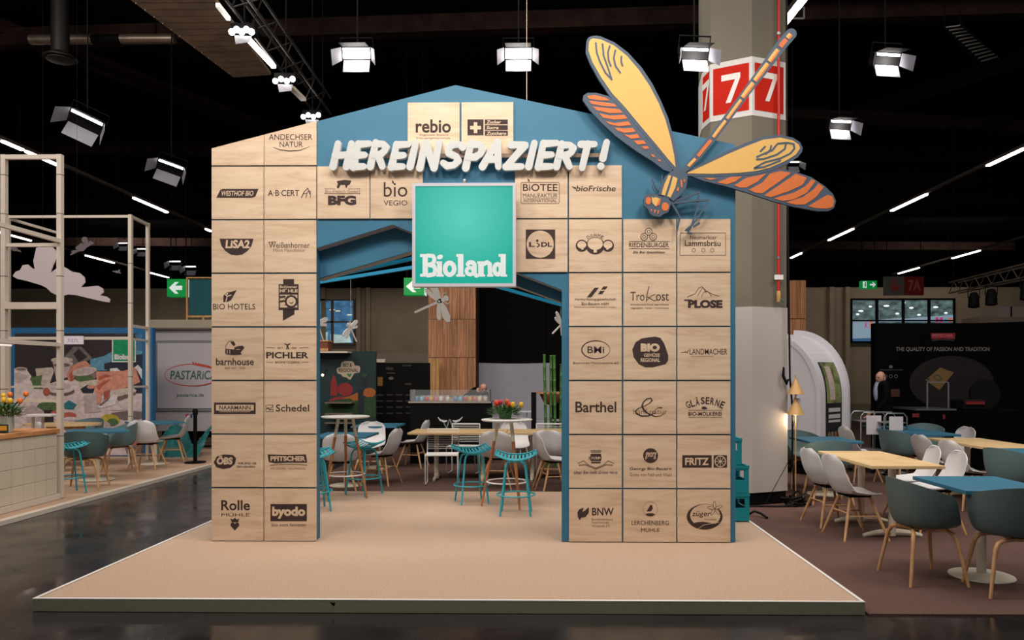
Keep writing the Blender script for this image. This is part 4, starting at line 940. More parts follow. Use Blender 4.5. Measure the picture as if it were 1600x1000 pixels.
# blue mark on the counter face (plane at X = cx1)
bb = B(); q = [(8.12, .75), (8.02, .73), (7.8, .73), (7.8, .60), (8.02, .60), (8.05, .64), (8.03, .67), (8.12, .74)]
bb.add([(cx1+.001, y, z) for y, z in q], [tuple(range(len(q)))]); bb.build('blue_mark', mat('mark_blue', (30, 90, 130), .6), ct)
bb = B(); bb.add([(cx1+.002, y, z) for y, z in [(7.98, .70), (7.8, .70), (7.8, .685), (7.98, .685)]], [(0, 1, 2, 3)]); bb.add([(cx1+.002, y, z) for y, z in [(7.98, .65), (7.8, .65), (7.8, .635), (7.98, .635)]], [(0, 1, 2, 3)]); bb.build('blue_mark_lines', tm, ct)

# bouquets: green foliage, stems and single tulips
pet = {'r': mat('tulip_red', (226, 52, 40), .5, grain=.2), 'o': mat('tulip_orange', (240, 120, 36), .5, grain=.2), 'y': mat('tulip_yellow', (240, 190, 40), .5, grain=.15), 'p': mat('tulip_pink', (230, 60, 80), .5, grain=.2)}
def bouquet(name, lab, loc, spread, hgt, cols, pot):
    e = empty(name, loc, lab, 'flowers'); rnd = random.Random(len(cols)*7+int(spread*100))
    def loc_build(bb, nm, m, sm=False, par=None):
        o = bb.build(nm, m, None, sm); o.parent = par or e; return o
    pz = pot(loc_build)
    fo = B()
    for i in range(260):
        a = rnd.uniform(0, 2*PI); rr = spread*math.sqrt(rnd.random()); z = pz+rnd.uniform(-.02, hgt*.7)*(1.1-rr/spread*.5); L_ = rnd.uniform(.06, .11); tl_ = rnd.uniform(-.2, .9)
        d = Vector((math.cos(a)*math.cos(tl_), math.sin(a)*math.cos(tl_), math.sin(tl_))); s = Vector((-math.sin(a), math.cos(a), 0))*.013; b0 = Vector((rr*math.cos(a)*.75, rr*math.sin(a)*.75, z))
        fo.add([b0, b0+d*L_*.5+s+Vector((0, 0, .004)), b0+d*L_, b0+d*L_*.5-s+Vector((0, 0, .004))], [(0, 1, 2), (0, 2, 3)])
    tag(loc_build(fo, 'foliage', leafm), kind='stuff')
    for i, cc in enumerate(cols):
        a = i*2.4+.5; rr = spread*(.25+.75*((i*.37) % 1)); z = pz+hgt*(.62+.38*((i*.61) % 1)); x_, y_ = rr*math.cos(a), rr*math.sin(a)
        loc_build(B().tube([(x_*.2, y_*.2, pz), (x_*.7, y_*.7, pz+(z-pz)*.6), (x_, y_, z)], .004, 5), 'stem', leafm)
        bb = B()
        bb.lathe([(.006, -.005), (.022, .008), (.027, .026), (.022, .046), (.010, .058)], 9, (x_, y_, z))
        for q in range(3): t = q*2.1; bb.blob((x_+.013*math.cos(t), y_+.013*math.sin(t), z+.032), (.016, .016, .032), 7, 5)
        loc_build(bb, 'blossom', pet[cc], True)
def pot1(lb_):
    lb_(B().lathe([(.055, .0), (.07, .01), (.08, .07), (.075, .075), (.05, .07)], 18), 'pot', leafm, True); return .06
bouquet('tulip_pot', 'low green pot of red and yellow tulips on the bar table', (BTX[0]-.02, BTX[1]+.02, PZ+1.026), .21, .115, 'royoryp', pot1)
glassv = mat('vase_glass', (205, 215, 200), .08, alpha=.4, grain=0)
def pot2(lb_):
    v = lb_(B().shell(lambda u, v: ((.085+.01*math.sin(v*3))*math.cos(2*PI*u), (.085+.01*math.sin(v*3))*math.sin(2*PI*u), .004+.19*v), 24, 6, .004, wrap=True), 'vase', glassv, True)
    lb_(B().lathe([(.01, .001), (.082, .001), (.082, .006), (.01, .006)], 20), 'vase_base', glassv)
    bb = B(); rnd = random.Random(3)
    for i in range(26): a = rnd.uniform(0, 6.28); r0 = rnd.uniform(.0, .06); bb.tube([(r0*math.cos(a), r0*math.sin(a), .01), (r0*math.cos(a+2), r0*math.sin(a+2), .20)], .004, 5)
    tag(lb_(bb, 'stems', leafm), kind='stuff')
    lb_(B().box(-.02, .12, -.115, -.105, .0, .10), 'card', mat('card_dark', (40, 52, 56), .6)); lb_(B().box(-.01, .11, -.118, -.1155, .03, .085), 'card_label', mat('card_yellow', (226, 170, 60), .6))
    return .19
x_, z_ = PP(28, 668, 8.75)
bouquet('tulip_vase', 'glass vase of red, orange and yellow tulips on the tiled counter', (-6.32-.06, 8.62, .952), .22, .24, 'royoroyrory', pot2)
# white side table / tray behind the vase
ws = empty('white_stand', (tpos(68, 11.0), 11.0, BZ), 'small white high table behind the tulip vase', 'table')
a = tpos(46, 11.0); c = tpos(90, 11.0); B().box(a, c, 10.85, 11.15, 1.01, 1.04, .003).build('table_top', white, ws)
for x_ in (a+.06, c-.22): B().tube([(x_, 11.0, 1.01), (x_-.03, 11.0, BZ+.003)], .02, 8).build('leg', frame_w, ws, True)

# photo wall
YP = 14.2
pw = empty('photo_wall', (tpos(120, YP), YP, 0), 'blue-framed wall with a photograph of hands laying a table', 'wall panel')
pc = lambda x, y: (x/4.544, 500+y/4.544)
a = PP(*pc(20, 55), YP); c = PP(*pc(1083, 1000), YP)
wb = mat('panel_blue', (28, 100, 150), .6)
B().box(a[0]-.4, c[0], YP, YP+.12, BZ+.003, a[1]).build('board', wb, pw)
p = Print(YP, pc); cols = {}
def col(n, *c_):
    if n not in cols: cols[n] = (len(cols), mat('print_'+n, c_, .7, grain=.22, scale=13))
    return cols[n][0]
V = lambda n, *pp: p.P(*pp, m=cols[n][0])
for n, c_ in (('dark', (46, 38, 42)), ('cloth', (216, 200, 200)), ('cloth2', (190, 172, 174)), ('shade', (126, 108, 110)), ('skin', (204, 140, 118)), ('skin2', (170, 88, 72)), ('denim', (90, 145, 170)), ('denim2', (60, 108, 148)), ('navy', (34, 40, 58)), ('plate', (196, 184, 172)), ('rim', (110, 96, 88)), ('green', (84, 110, 70)), ('lime', (190, 170, 60)), ('glassy', (110, 104, 102)), ('red', (190, 96, 80)), ('white', (220, 214, 216)), ('bgreen', (0, 140, 92)), ('teal', (50, 120, 130))): col(n, *c_)
V('dark', [(105, 95), (1010, 95), (1010, 960), (105, 960)])
V('cloth', [(100, 450), (200, 420), (300, 470), (420, 430), (560, 420), (700, 430), (1008, 520), (1008, 960), (100, 960)])
V('cloth', [(100, 345), (180, 340), (225, 400), (190, 470), (100, 500)]); V('plate', [(250, 345), (370, 335), (385, 360), (350, 460), (270, 465)])
V('cloth2', [(100, 370), (150, 380), (215, 395), (180, 420), (130, 450), (100, 440)]); V('plate', ell(148, 350, 46, 16)); V('shade', ell(148, 350, 36, 9))
V('glassy', [(450, 270), (520, 190), (580, 190), (655, 270), (560, 320), (500, 320)]); V('dark', [(520, 240), (560, 205), (620, 262), (560, 300)])
V('shade', ell(440, 290, 78, 24)); V('plate', ell(440, 284, 78, 20)); V('cloth2', [(375, 300), (520, 300), (500, 400), (400, 430)]); V('rim', ell(440, 320, 60, 14))
V('denim', [(640, 280), (740, 255), (960, 130), (1010, 100), (1010, 270), (900, 330), (740, 360), (690, 360), (640, 330)])
V('denim2', [(960, 100), (1010, 95), (1010, 220), (970, 215)]); V('navy', [(740, 310), (960, 250), (1010, 240), (1010, 330), (820, 360), (740, 350)])
V('skin', [(500, 330), (560, 300), (610, 290), (645, 325), (600, 345), (540, 360), (520, 430), (490, 435), (470, 390)]); V('skin2', [(490, 380), (515, 370), (522, 430), (500, 438)])
V('shade', ell(605, 395, 82, 42)); V('green', ell(600, 415, 70, 26)); V('plate', ell(600, 365, 88, 30, rot=-10)); V('cloth2', ell(600, 362, 70, 18, rot=-10))
V('rim', ell(430, 505, 100, 36)); V('cloth', ell(425, 480, 104, 40)); V('cloth2', ell(425, 470, 84, 26)); V('green', [(215, 410), (300, 390), (290, 450), (310, 490), (240, 490)])
V('skin2', ell(330, 510, 26, 30)); V('plate', [(560, 440), (700, 420), (720, 500), (640, 520), (560, 500)]); V('navy', [(570, 490), (620, 460), (680, 470), (660, 520), (590, 520)]); V('skin', ell(645, 475, 28, 14))
V('white', [(780, 345), (830, 340), (860, 365), (780, 370)])
V('navy', [(930, 330), (1008, 300), (1008, 520), (960, 520)]); V('white', [(955, 335), (980, 318), (1008, 350), (1008, 420), (975, 360)])
V('plate', [(780, 500), (940, 475), (970, 500), (960, 515), (820, 550), (780, 540)]); V('rim', [(820, 548), (960, 512), (965, 530), (840, 575)])
V('skin', [(680, 365), (760, 365), (880, 360), (960, 335), (995, 440), (930, 470), (830, 495), (760, 500), (720, 540), (715, 590), (695, 598), (680, 530), (668, 490), (690, 440)])
V('skin2', [(735, 510), (780, 495), (775, 570), (755, 588), (738, 575)]); V('skin2', [(685, 470), (740, 430), (790, 420), (740, 460), (700, 500)]); V('skin2', [(700, 400), (760, 385), (800, 400), (750, 410), (700, 430)])
V('white', [(690, 610), (800, 530), (835, 540), (820, 600), (700, 630)]); V('shade', [(700, 605), (760, 560), (790, 535), (765, 575), (715, 612)])
V('cloth2', [(590, 540), (680, 520), (690, 600), (720, 650), (600, 660)]); V('shade', [(790, 660), (900, 645), (1008, 655), (1008, 700), (880, 710), (800, 690)]); V('cloth', [(760, 640), (900, 560), (1008, 560), (1008, 650), (900, 640)])
V('green', ell(340, 615, 78, 34)); V('dark', [(312, 640), (380, 640), (380, 730), (312, 730)]); V('lime', ell(385, 570, 24, 14)); V('teal', [(445, 600), (490, 570), (545, 600), (520, 635), (460, 630)])
V('red', ell(490, 680, 52, 26)); V('white', ell(500, 700, 50, 12)); V('red', ell(400, 660, 40, 18)); V('lime', ell(780, 710, 70, 42)); V('green', ell(800, 725, 40, 26)); V('cloth2', ell(745, 760, 40, 40))
V('cloth2', [(170, 640), (230, 600), (300, 640), (290, 740), (200, 740)]); V('shade', [(870, 850), (1008, 830), (1008, 950), (900, 950)]); V('red', ell(960, 870, 34, 22))
V('white', [(795, 132), (964, 132), (964, 300), (795, 300)]); V('bgreen', [(803, 140), (957, 140), (957, 292), (803, 292)])
mats_ = [m_ for _, m_ in sorted(cols.values(), key=lambda t: t[0])]
p.T('Bioland', 878, 262, 132, 38, cols['white'][0], .07)
p.build('printed_photograph', mats_, pw)

# Pastarica stand: trailer with a roll-up screen
YQ = 15.4
ps = empty('trailer_screen', (tpos(290, YQ), YQ, 0), 'grey trailer wall with the PASTARICA screen behind the stanchion', 'trailer')
a = PP(238, 515, YQ); c = PP(330, 700, YQ); xr_ = a[0]+2.6
B().box(a[0], xr_, YQ, YQ+1.6, .45, a[1]).build('body', mat('trailer_grey', (172, 164, 166), .5, grain=.03, scale=2), ps)
z1_ = PP(240, 509, YQ)[1]; B().box(a[0]-.03, xr_, YQ-.12, YQ+1.7, a[1], z1_+.12, .03).build('awning_box', mat('awning_pale', (168, 156, 136), .4, grain=.06), ps)
x0_, z1_ = PP(243, 532, YQ-.03); _, z0_ = PP(243, 642, YQ-.03); sg = mat('screen_frame', (118, 120, 122), .5)
B().box(x0_, xr_, YQ-.04, YQ-.001, z0_, z1_).build('screen_frame', sg, ps)
x0_, z1_ = PP(246, 536, YQ-.05); _, z0_ = PP(243, 638, YQ-.05); B().box(x0_, xr_-.05, YQ-.055, YQ-.041, z0_, z1_).build('screen', mat('screen_grey', (182, 174, 180), .5, grain=.03, scale=1), ps)
p = Print(YQ-.055); p.L(ell(300, 586, 43, 17, n=40), [.6+1.4*abs(math.cos(i*PI/40)) for i in range(40)], 0, True); p.L([(296, 603.5), (310, 603.6), (322, 602), (335, 598)], .8, 1)
for k in range(7): p.L([(301+4.2*k, 566+.9*k), (304.5+4.2*k, 570+.9*k)], 1.8, 0)
p.L([(301, 569), (330, 575)], 1.2, 0); p.T('PASTARiCA', 302, 586, 72, 14, 1, .01, .12); p.T('pastarica.de', 297, 618, 43, 7, 1, .01, .2)
p.build('lettering', [mat('pasta_red', (186, 60, 48), .6), mat('pasta_green', (44, 92, 74), .6)], ps)
p = Print(YQ); p.T('0', 241.5, 522, 4, 7, 0, .03); p.P(rect(293, 650, 6, 6), m=1); p.P(rect(299, 650, 3, 6), m=2); p.build('stickers', [black, mat('sticker_pink', (190, 60, 100), .6), mat('sticker_blue', (50, 60, 130), .6)], ps)
wl = B()
for x_ in (a[0]+.5, xr_-.6): wl = B(); wl.prism([(x_+.262*math.cos(PI*i/12), .268+.262*math.sin(PI*i/12)) for i in range(24)], YQ+.3, YQ+.48); wl.build('wheel', black, ps)
B().box(a[0]+.1, xr_, YQ+.2, YQ+1.4, .30, .452).build('chassis', black, ps)
# crumpled teal cover under the trailer nose
tp = empty('teal_cover', (tpos(300, 14.6), 14.6, 0), 'crumpled teal tarpaulin heaped in front of the trailer', 'tarpaulin')
rnd = random.Random(5)
x0_, x1_ = tpos(262, 14.6), tpos(332, 14.6)
def crum(u, v):
    rnd2 = random.Random(int(u*13)*31+int(v*9)*7)
    return (x0_+(x1_-x0_)*u, 14.9-.9*(1-v)+rnd2.uniform(-.06, .06), .02+.62*math.sin(min(1, v*1.1)*PI/2)*(.6+.4*math.sin(u*7+1))+rnd2.uniform(-.06, .08)*v)
B().shell(crum, 14, 9, .004).build('cover', mat('tarp_teal', (24, 104, 104), .5, grain=.2, scale=6), tp)
# stanchion
sx_, sy_ = FP(305, 723, BZ)
sn = empty('stanchion', (sx_, sy_, BZ), 'black belt stanchion post at the corner of the left booth', 'stanchion')
B().lathe([(.18, .004), (.18, .018), (.03, .03)], 28, (sx_, sy_, BZ)).build('base', black, sn, True); B().lathe([(.032, .03), (.032, .86)], 16, (sx_, sy_, BZ)).build('post', black, sn, True)
B().lathe([(.044, .862), (.044, .95), (.03, .97)], 16, (sx_, sy_, BZ)).build('belt_head', black, sn, True)
# framed teal banner on the trailer roof
fb = empty('framed_banner', (tpos(312, 15.9), 15.9, 2.8), 'teal cloth in a golden wooden frame above the trailer', 'banner')
a = PP(291.5, 433, 15.9); c = PP(333, 507, 15.9); mdl = PP(300, 494.5, 15.9)[1]
for (x0_, x1_, z0_, z1_) in ((a[0], a[0]+.03, c[1]-.1, a[1]), (a[0]+.03, c[0], a[1]-.03, a[1]), (a[0]+.03, c[0], mdl-.02, mdl+.02), (tpos(318, 15.9)-.02, tpos(318, 15.9)+.02, c[1]-.1, mdl-.02)):
    B().box(x0_, x1_, 15.88, 15.92, z0_, z1_).build('frame_bar', gold_w, fb)
B().box(a[0]+.06, c[0], 15.895, 15.905, mdl+.03, a[1]-.05).build('cloth', mat('cloth_teal', (22, 84, 92), .8), fb)

# big exit signs hung from the roof
def exit_sign(x0, x1, y0, y1, Y, lab, kind):
    a = PP(x0, y0, Y); c = PP(x1, y1, Y); e = empty('exit_sign', ((a[0]+c[0])/2, Y, c[1]), lab, 'sign')
    B().box(a[0], c[0], Y, Y+.25, c[1], a[1]).build('box', grn, e)
    p_ = Print(Y); cx_ = (x0+x1)/2; cy_ = (y0+y1)/2; w_ = x1-x0; h_ = y1-y0
    if kind == 'L':
        p_.P([(x0+.1*w_, cy_), (x0+.42*w_, cy_-.33*h_), (x0+.62*w_, cy_-.33*h_), (x0+.42*w_, cy_-.12*h_), (x0+.8*w_, cy_-.12*h_), (x0+.8*w_, cy_+.12*h_), (x0+.42*w_, cy_+.12*h_), (x0+.62*w_, cy_+.33*h_), (x0+.42*w_, cy_+.33*h_)])
    else:
        p_.P([(x0+.93*w_, cy_), (x0+.76*w_, cy_-.34*h_), (x0+.70*w_, cy_-.34*h_), (x0+.78*w_, cy_-.1*h_), (x0+.54*w_, cy_-.1*h_), (x0+.54*w_, cy_+.1*h_), (x0+.78*w_, cy_+.1*h_), (x0+.70*w_, cy_+.34*h_), (x0+.76*w_, cy_+.34*h_)])
        p_.P(rect(x0+.2*w_, cy_, .26*w_, .8*h_)); p_.b.mi = 1; p_.P(ell(x0+.25*w_, cy_-.22*h_, .05*w_), [(x0+.14*w_, cy_-.05*h_), (x0+.28*w_, cy_-.12*h_), (x0+.30*w_, cy_+.1*h_), (x0+.22*w_, cy_+.34*h_), (x0+.18*w_, cy_+.34*h_), (x0+.2*w_, cy_+.08*h_)], m=1)
    p_.build('arrow', [wht_e, grn], e)
    for x in (a[0]+.05, c[0]-.05): B().box(x-.01, x+.01, Y+.1, Y+.12, a[1]+.001, 9.19).build('hanger', black, e)
    return e, a, c
e, a, c = exit_sign(261, 290.5, 436, 463.5, 20, 'green exit sign with white left arrow above the trailer', 'L')
bb = B(); bb.box(c[0]+.001, c[0]+.02, 20.02, 20.24, c[1], a[1]); bb.build('side_face', wht_e, e)
e, a, c = exit_sign(631, 663, 434, 461, 17, 'green exit sign with white left arrow seen through the gate', 'L')
B().box(c[0]+.001, c[0]+.02, 17.02, 17.24, c[1], a[1]).build('side_face', wht_e, e)
exit_sign(1346.5, 1370, 438.5, 451, 30, 'small green running-man exit sign beside the 7A sign', 'R')

# ---------------------------------------------------------------- behind the gate
# slatted wooden tower
YW = 18.6
wt = empty('slatted_tower', (tpos(706, YW), YW, 0), 'tall tower clad in upright brown wooden slats behind the counter', 'tower')
xa_, xb_ = PP(669.5, 500, YW)[0], PP(743.5, 500, YW)[0]
B().box(xa_+.02, xb_-.02, YW+.03, YW+1.2, 0.003, 6.2).build('core', mat('tower_core', (70, 44, 30), .8), wt)
zs_ = [6.2, PP(700, 439, YW)[1], PP(700, 499, YW)[1], PP(700, 559, YW)[1], PP(700, 620, YW)[1], .01]
rnd = random.Random(11)
for r in range(5):
    x = xa_
    while x < xb_-.02:
        w_ = rnd.choice((.07, .1, .13, .16)); w_ = min(w_, xb_-x)
        if xb_-x-w_ < .04: w_ = xb_-x
        B().box(x, x+w_-.006, YW+rnd.uniform(0, .014), YW+.029, zs_[r+1]+.012, zs_[r]).build('slat', slatw, wt); x += w_
# loose golden boards leaning at the tower's foot
bd_ = empty('leaning_boards', (tpos(678, 18.2), 18.2, 0), 'lighter golden boards standing at the left foot of the slatted tower', 'boards')
for i, (a, c) in enumerate(((670, 675), (675.3, 680), (680.4, 685.5))):
    xa2, z_ = PP(a, 560, 18.2); xb2, _ = PP(c, 560, 18.2); B().box(xa2, xb2, 18.2+.01*i, 18.24+.01*i, .003, z_).build('board', gold_w, bd_)
# same cladding beside the pillar
w2 = empty('slatted_column', (tpos(1248, 18.6), 18.6, 0), 'narrow slatted wooden column right of the white pillar', 'tower')
x = PP(1232, 500, 18.6)[0]; xe_ = PP(1259, 500, 18.6)[0]; z1_ = PP(1250, 438, 18.6)[1]; zm_ = PP(1250, 498, 18.6)[1]
B().box(x, xe_, 18.63, 19.6, .003, z1_).build('core', MATS['tower_core'], w2)
while x < xe_-.03:
    for (q0, q1) in ((zm_+.01, z1_), (.01, zm_-.01)): B().box(x, min(x+.094, xe_), 18.6, 18.628, q0, q1).build('slat', slatw, w2)
    x += .1
# black hall partition right of the tower
bw = empty('black_partition', (tpos(850, 20.5), 20.5, 0), 'tall black partition wall behind the grey cloth', 'partition')
B().box(xb_-.78, xb_+5.6, 20.61, 20.65, .003, 5.88).build('backing', black, bw)
for i in range(5):
    x0_ = xb_-.8+i*1.3; B().box(x0_, x0_+1.285, 20.5, 20.6, .003, 5.9).build('panel', blackw, bw)
gc = empty('grey_cloth', (tpos(803, 19.5), 19.5, 0), 'plain grey cloth screen stretched behind the counter', 'cloth')
xa2, z1_ = PP(748, 567, 19.5); xb2, _ = PP(860, 567, 19.5)
B().shell(lambda u, v: (xa2+(xb2-xa2)*u, 19.5+.02*math.sin(u*9+v*2)+.03*math.sin(v*5)*math.sin(u*4), .02+(z1_-.02)*v-.02*math.sin(u*PI)*v), 24, 12, .01).build('cloth', mat('cloth_grey', (170, 166, 178), .9, grain=.04, scale=3), gc, True)
# counter with glass top full of jars
YC = 13.4
bc = empty('bar_counter', (tpos(705, YC), YC, 0), 'black counter with white horn emblem and a glass guard', 'counter')
xa2, zt_ = PP(641, 628, YC); xb2, _ = PP(765, 628, YC)
B().box(xa2, xb2, YC, YC+.7, FL+.002, zt_-.02).build('body', black, bc); B().box(xa2-.03, xb2+.03, YC-.03, YC+.73, zt_-.02, zt_+.01).build('worktop', mat('counter_edge', (150, 140, 130), .4), bc)
p = Print(YC); hw = mat('horn_white', (205, 205, 210), .5); hg = mat('horn_grey', (120, 125, 128), .5)
p.L([(684.5, 652), (688, 656.5), (694, 658.5), (698, 657.5)], [1, 2.4, 3.6, 2], 0); p.L([(722.5, 651.5), (718, 656.5), (712, 658.5), (708, 657.5)], [1, 2.4, 3.6, 2], 0)
p.L([(694, 662), (698, 669), (702, 656), (703.5, 656), (707.5, 669), (711, 662)], 2, 1); p.build('horn_emblem', [hw, hg], bc)
gz = PP(700, 609, YC)[1]; B().box(xa2, xb2, YC-.01, YC-.002, zt_+.012, gz).build('glass_guard', glass, bc)
for x in (xa2+.01, xb2-.01): B().box(x-.012, x+.012, YC-.012, YC+.4, zt_+.012, gz).build('guard_post', steel, bc)
jc = [('jar_blue', (90, 130, 170)), ('jar_gold', (190, 150, 70)), ('jar_olive', (120, 120, 80)), ('jar_sky', (130, 170, 190)), ('jar_rose', (190, 110, 130)), ('jar_green', (60, 120, 80)), ('jar_red', (180, 70, 56)), ('jar_white', (200, 195, 185))]
jp = []
for i, (n_, c_) in enumerate(jc):
    r = empty('jar', (0, 0, 0), '', 'jar'); m_ = mat(n_, c_, .3)
    B().lathe([(.034, .002), (.04, .01), (.04, .065), (.034, .075)], 12).build('jar_body', glass if i % 3 == 2 else m_, r, True); B().lathe([(.036, .076), (.037, .094), (.02, .097)], 12).build('lid', m_ if i % 2 else mat('lid_grey', (150, 150, 150), .4), r, True); jp.append(r)
rw = ('front', 'rear'); ORD = 'first second third fourth fifth sixth seventh eighth ninth tenth eleventh twelfth thirteenth fourteenth fifteenth'.split()
names_ = ('blue', 'gold', 'olive', 'pale blue', 'pink', 'green', 'red', 'white')
for r in range(2):
    for i in range(15):
        k = (i*3+r*5) % 8; x = xa2+.10+i*(xb2-xa2-.2)/14
        place(jp[k], x, YC+.12+r*.26, zt_+.012+(0 if r == 0 else .0), 0, 'small %s jar, %s from the left in the %s row on the counter' % (names_[k], ORD[i], rw[r]), 'jars on the counter')
# black stand with rows of small type, left of the counter
me_ = empty('menu_wall', (tpos(625, 16.5), 16.5, 0), 'black stand wall with rows of faint menu lettering', 'wall panel')
xa2, z1_ = PP(586, 567, 16.5); xb2, _ = PP(671, 567, 16.5)
B().box(tpos(498, 16.5), xb2, 16.5, 16.62, FL+.002, z1_).build('board', black, me_)
p = Print(16.5); gi = mat('faint_print', (96, 90, 88), .8)
for r in range(4):
    for c_ in range(4): p.T(('Rindfleisch', 'Käseplatte', 'Bergbrot', 'Schinken')[(r+c_) % 4], 594+15*c_, 617+9.5*r, 10, 2.6, 0, .01)
p.T('MENU', 609, 576, 11, 4, 0); p.T('Bio-Produkte', 636, 571, 14, 2.4, 0); p.P(ell(611, 591, 4, 2.4), m=0); p.L([(605, 583), (617, 583)], .8); p.P(rect(594, 596, 8, 14), m=1); p.P(rect(638, 600, 10, 3), m=2)
p.build('lettering', [gi, mat('print_ochre', (120, 84, 36), .8), mat('print_brown', (52, 38, 22), .8)], me_)
B().box(PP(585, 560, 16.4)[0], PP(601, 560, 16.4)[0], 16.44, 16.46, PP(590, 566, 16.44)[1], PP(590, 561, 16.44)[1]).build('name_plate', mat('plate_beige', (190, 176, 158), .6), me_)
# BIO & REGIONAL poster
YG = 15.2
po = empty('vegetable_poster', (tpos(545, YG), YG, 0), 'dark teal poster of vegetables reading BIO & REGIONAL', 'poster')
xa2, z1_ = PP(500, 549, YG); xb2, _ = PP(587.5, 549, YG)
B().box(xa2-.5, xb2, YG, YG+.06, FL+.002, z1_).build('board', mat('poster_teal', (9, 38, 42), .7), po)
g_ = lambda x, y: (480+x/7.141, 540+y/7.141)
p = Print(YG, g_)
tomato = mat('print_tomato', (128, 28, 28), .7, grain=.3); orng = mat('print_pumpkin', (150, 80, 26), .7, grain=.2); dgr = mat('print_leaves', (32, 62, 30), .8, grain=.5, scale=20); tag_ = mat('print_badge', (176, 154, 134), .7); dk = mat('print_night', (12, 22, 30), .7)
p.P([(260, 420), (290, 330), (310, 340), (345, 480), (330, 560), (260, 560)], m=0); p.P(ell(425, 490, 85, 75), m=0); p.P(ell(650, 385, 38, 90), m=4); p.P(ell(640, 330, 30, 22), m=2)
p.P([(350, 600), (480, 560), (620, 500), (640, 560), (560, 620), (400, 640)], m=1); p.P(ell(695, 525, 68, 55), m=1); p.P([(250, 600), (340, 570), (420, 570), (380, 640), (250, 640)], m=0)
p.P([(200, 640), (350, 600), (480, 590), (520, 620), (600, 600), (700, 570), (765, 590), (765, 800), (200, 800)], m=2); p.P([(565, 490), (625, 485), (640, 760), (570, 760)], m=4)
p.P([(380, 190), (420, 172), (500, 175), (520, 190), (530, 220), (580, 225), (592, 250), (585, 300), (525, 310), (485, 378), (465, 378), (440, 355), (390, 345), (385, 325), (340, 310), (328, 280), (335, 250), (375, 240)], m=3)
p.T('BIO &', 450, 218, 100, 44, 4, .02); p.T('REGIONAL', 460, 275, 225, 44, 4, .02); p.P([(470, 355), (442, 325), (450, 308), (470, 318), (490, 308), (498, 325)], m=5)
p.build('print', [tomato, orng, dgr, tag_, dk, mat('print_heart', (20, 110, 60), .7)], po)
B().box(PP(497, 553, YG-.3)[0], PP(544, 553, YG-.3)[0], YG-.35, YG-.001, z1_-.04, z1_-.01).build('top_shelf', frame_w, po)
for y in (629.5, 646.5, 661):
    a = PP(508, y, YG-.25); c = PP(550, y, YG-.25); B().box(a[0], c[0], YG-.28, YG-.001, a[1]-.012, a[1]+.012).build('glass_shelf', mat('shelf_edge', (110, 96, 84), .4), po)
# small glowing bulb and wooden box left
lp = empty('small_bulb', (tpos(504, 15), 15, 1.5), 'small bright bulb beside the vegetable poster', 'lamp')
a = PP(504, 586, 14.9); B().blob((a[0], 14.9, a[1]), .025, 10, 8).build('bulb', mat('bulb_glow', (255, 215, 170), .5, emit=12, grain=0), lp, True); B().tube([(a[0], 14.9, a[1]+.02), (a[0], 15.19, a[1]+.1)], .006, 6).build('bulb_arm', black, lp)
wbx = empty('wooden_box', (tpos(504, YG), YG, z1_), 'brown wooden box on top of the poster wall', 'box')
a = PP(500, 534, YG-.2); c = PP(514.5, 544, YG-.2); B().box(a[0]-.3, c[0], YG-.3, YG-.02, z1_-.008, a[1]).build('box_body', mat('box_brown', (120, 66, 44), .7), wbx); B().box(a[0]-.32, c[0]+.01, YG-.32, YG-.0, a[1]+.001, a[1]+.03).build('lid', gold_w, wbx); B().box(a[0]-.32, c[0]+.01, YG-.32, YG-.31, z1_+.0, z1_+.05).build('lower_band', gold_w, wbx)
# black rack with bowl on wood shelf and bamboo canes
rk = empty('black_rack', (tpos(852, 14.6), 14.6, 0), 'black square rack with a wooden shelf at the right jamb', 'rack')
xa2, z1_ = PP(830, 613, 14.6); xb2 = tpos(892, 14.6)
for x in (xa2, xb2-.1): B().box(x, x+.10, 14.6, 14.7, FL+.002, z1_).build('upright', black, rk)
B().box(xa2+.1, xb2-.1, 14.6, 14.95, z1_-.03, z1_+.01).build('shelf', slatw, rk); z2_ = PP(840, 656, 14.6)[1]; B().box(xa2+.1, xb2-.1, 14.6, 14.9, z2_-.03, z2_).build('lower_shelf', mat('shelf_grey', (150, 150, 158), .5), rk)
bwl = empty('hanging_basket', (tpos(862, 14.8), 14.8, 1.1), 'brown round basket hung under the rack shelf', 'basket')
x_ = tpos(862, 14.8); B().lathe([(.06, -.24), (.17, -.17), (.24, -.03), (.245, -.01), (.22, -.01), (.15, -.14), (.03, -.2)], 20, (x_, 14.8, z1_-.02)).build('basket', mat('basket_brown', (128, 76, 44), .7, grain=.3), bwl, True)
B().tube([(x_-.24, 14.8, z1_-.035), (x_-.24, 14.8, z1_-.031)], .01, 6).build('hook', black, bwl)
bam = mat('bamboo_green', (60, 102, 46), .4, grain=.25, scale=12)
for i, (px_t, px_b, pt) in enumerate(((850.5, 854, 555), (861, 860.5, 556.5), (866, 868, 556.5), (877, 875, 570))):
    Yb = 12.9+.12*(i % 2); X0, _ = PP(px_b, 700, Yb); X1, Z1 = PP(px_t, pt, Yb)
    e = empty('bamboo_cane', (X0, Yb, FL), ('leftmost', 'second', 'third', 'rightmost')[i]+' green bamboo cane standing at the right jamb', 'bamboo', 'bamboo canes')
    bb = B(); n = 9; pts = []; rs = []
    for k in range(n+1):
        t = k/n; z = FL+.003+(Z1-FL)*t; x = X0+(X1-X0)*t
        for dz, r_ in ((-.012, .026), (0, .031), (.012, .026)): pts.append((x, Yb, max(FL+.002, z+dz))); rs.append(r_)
    pts[0] = (X0, Yb, FL+.002); bb.tube(pts, rs, 10); bb.build('cane', bam, e, True)
bvh = empty('folding_table', (tpos(822, 13.9), 13.9, 0), 'small pale folding table behind the tulip bar table', 'table')
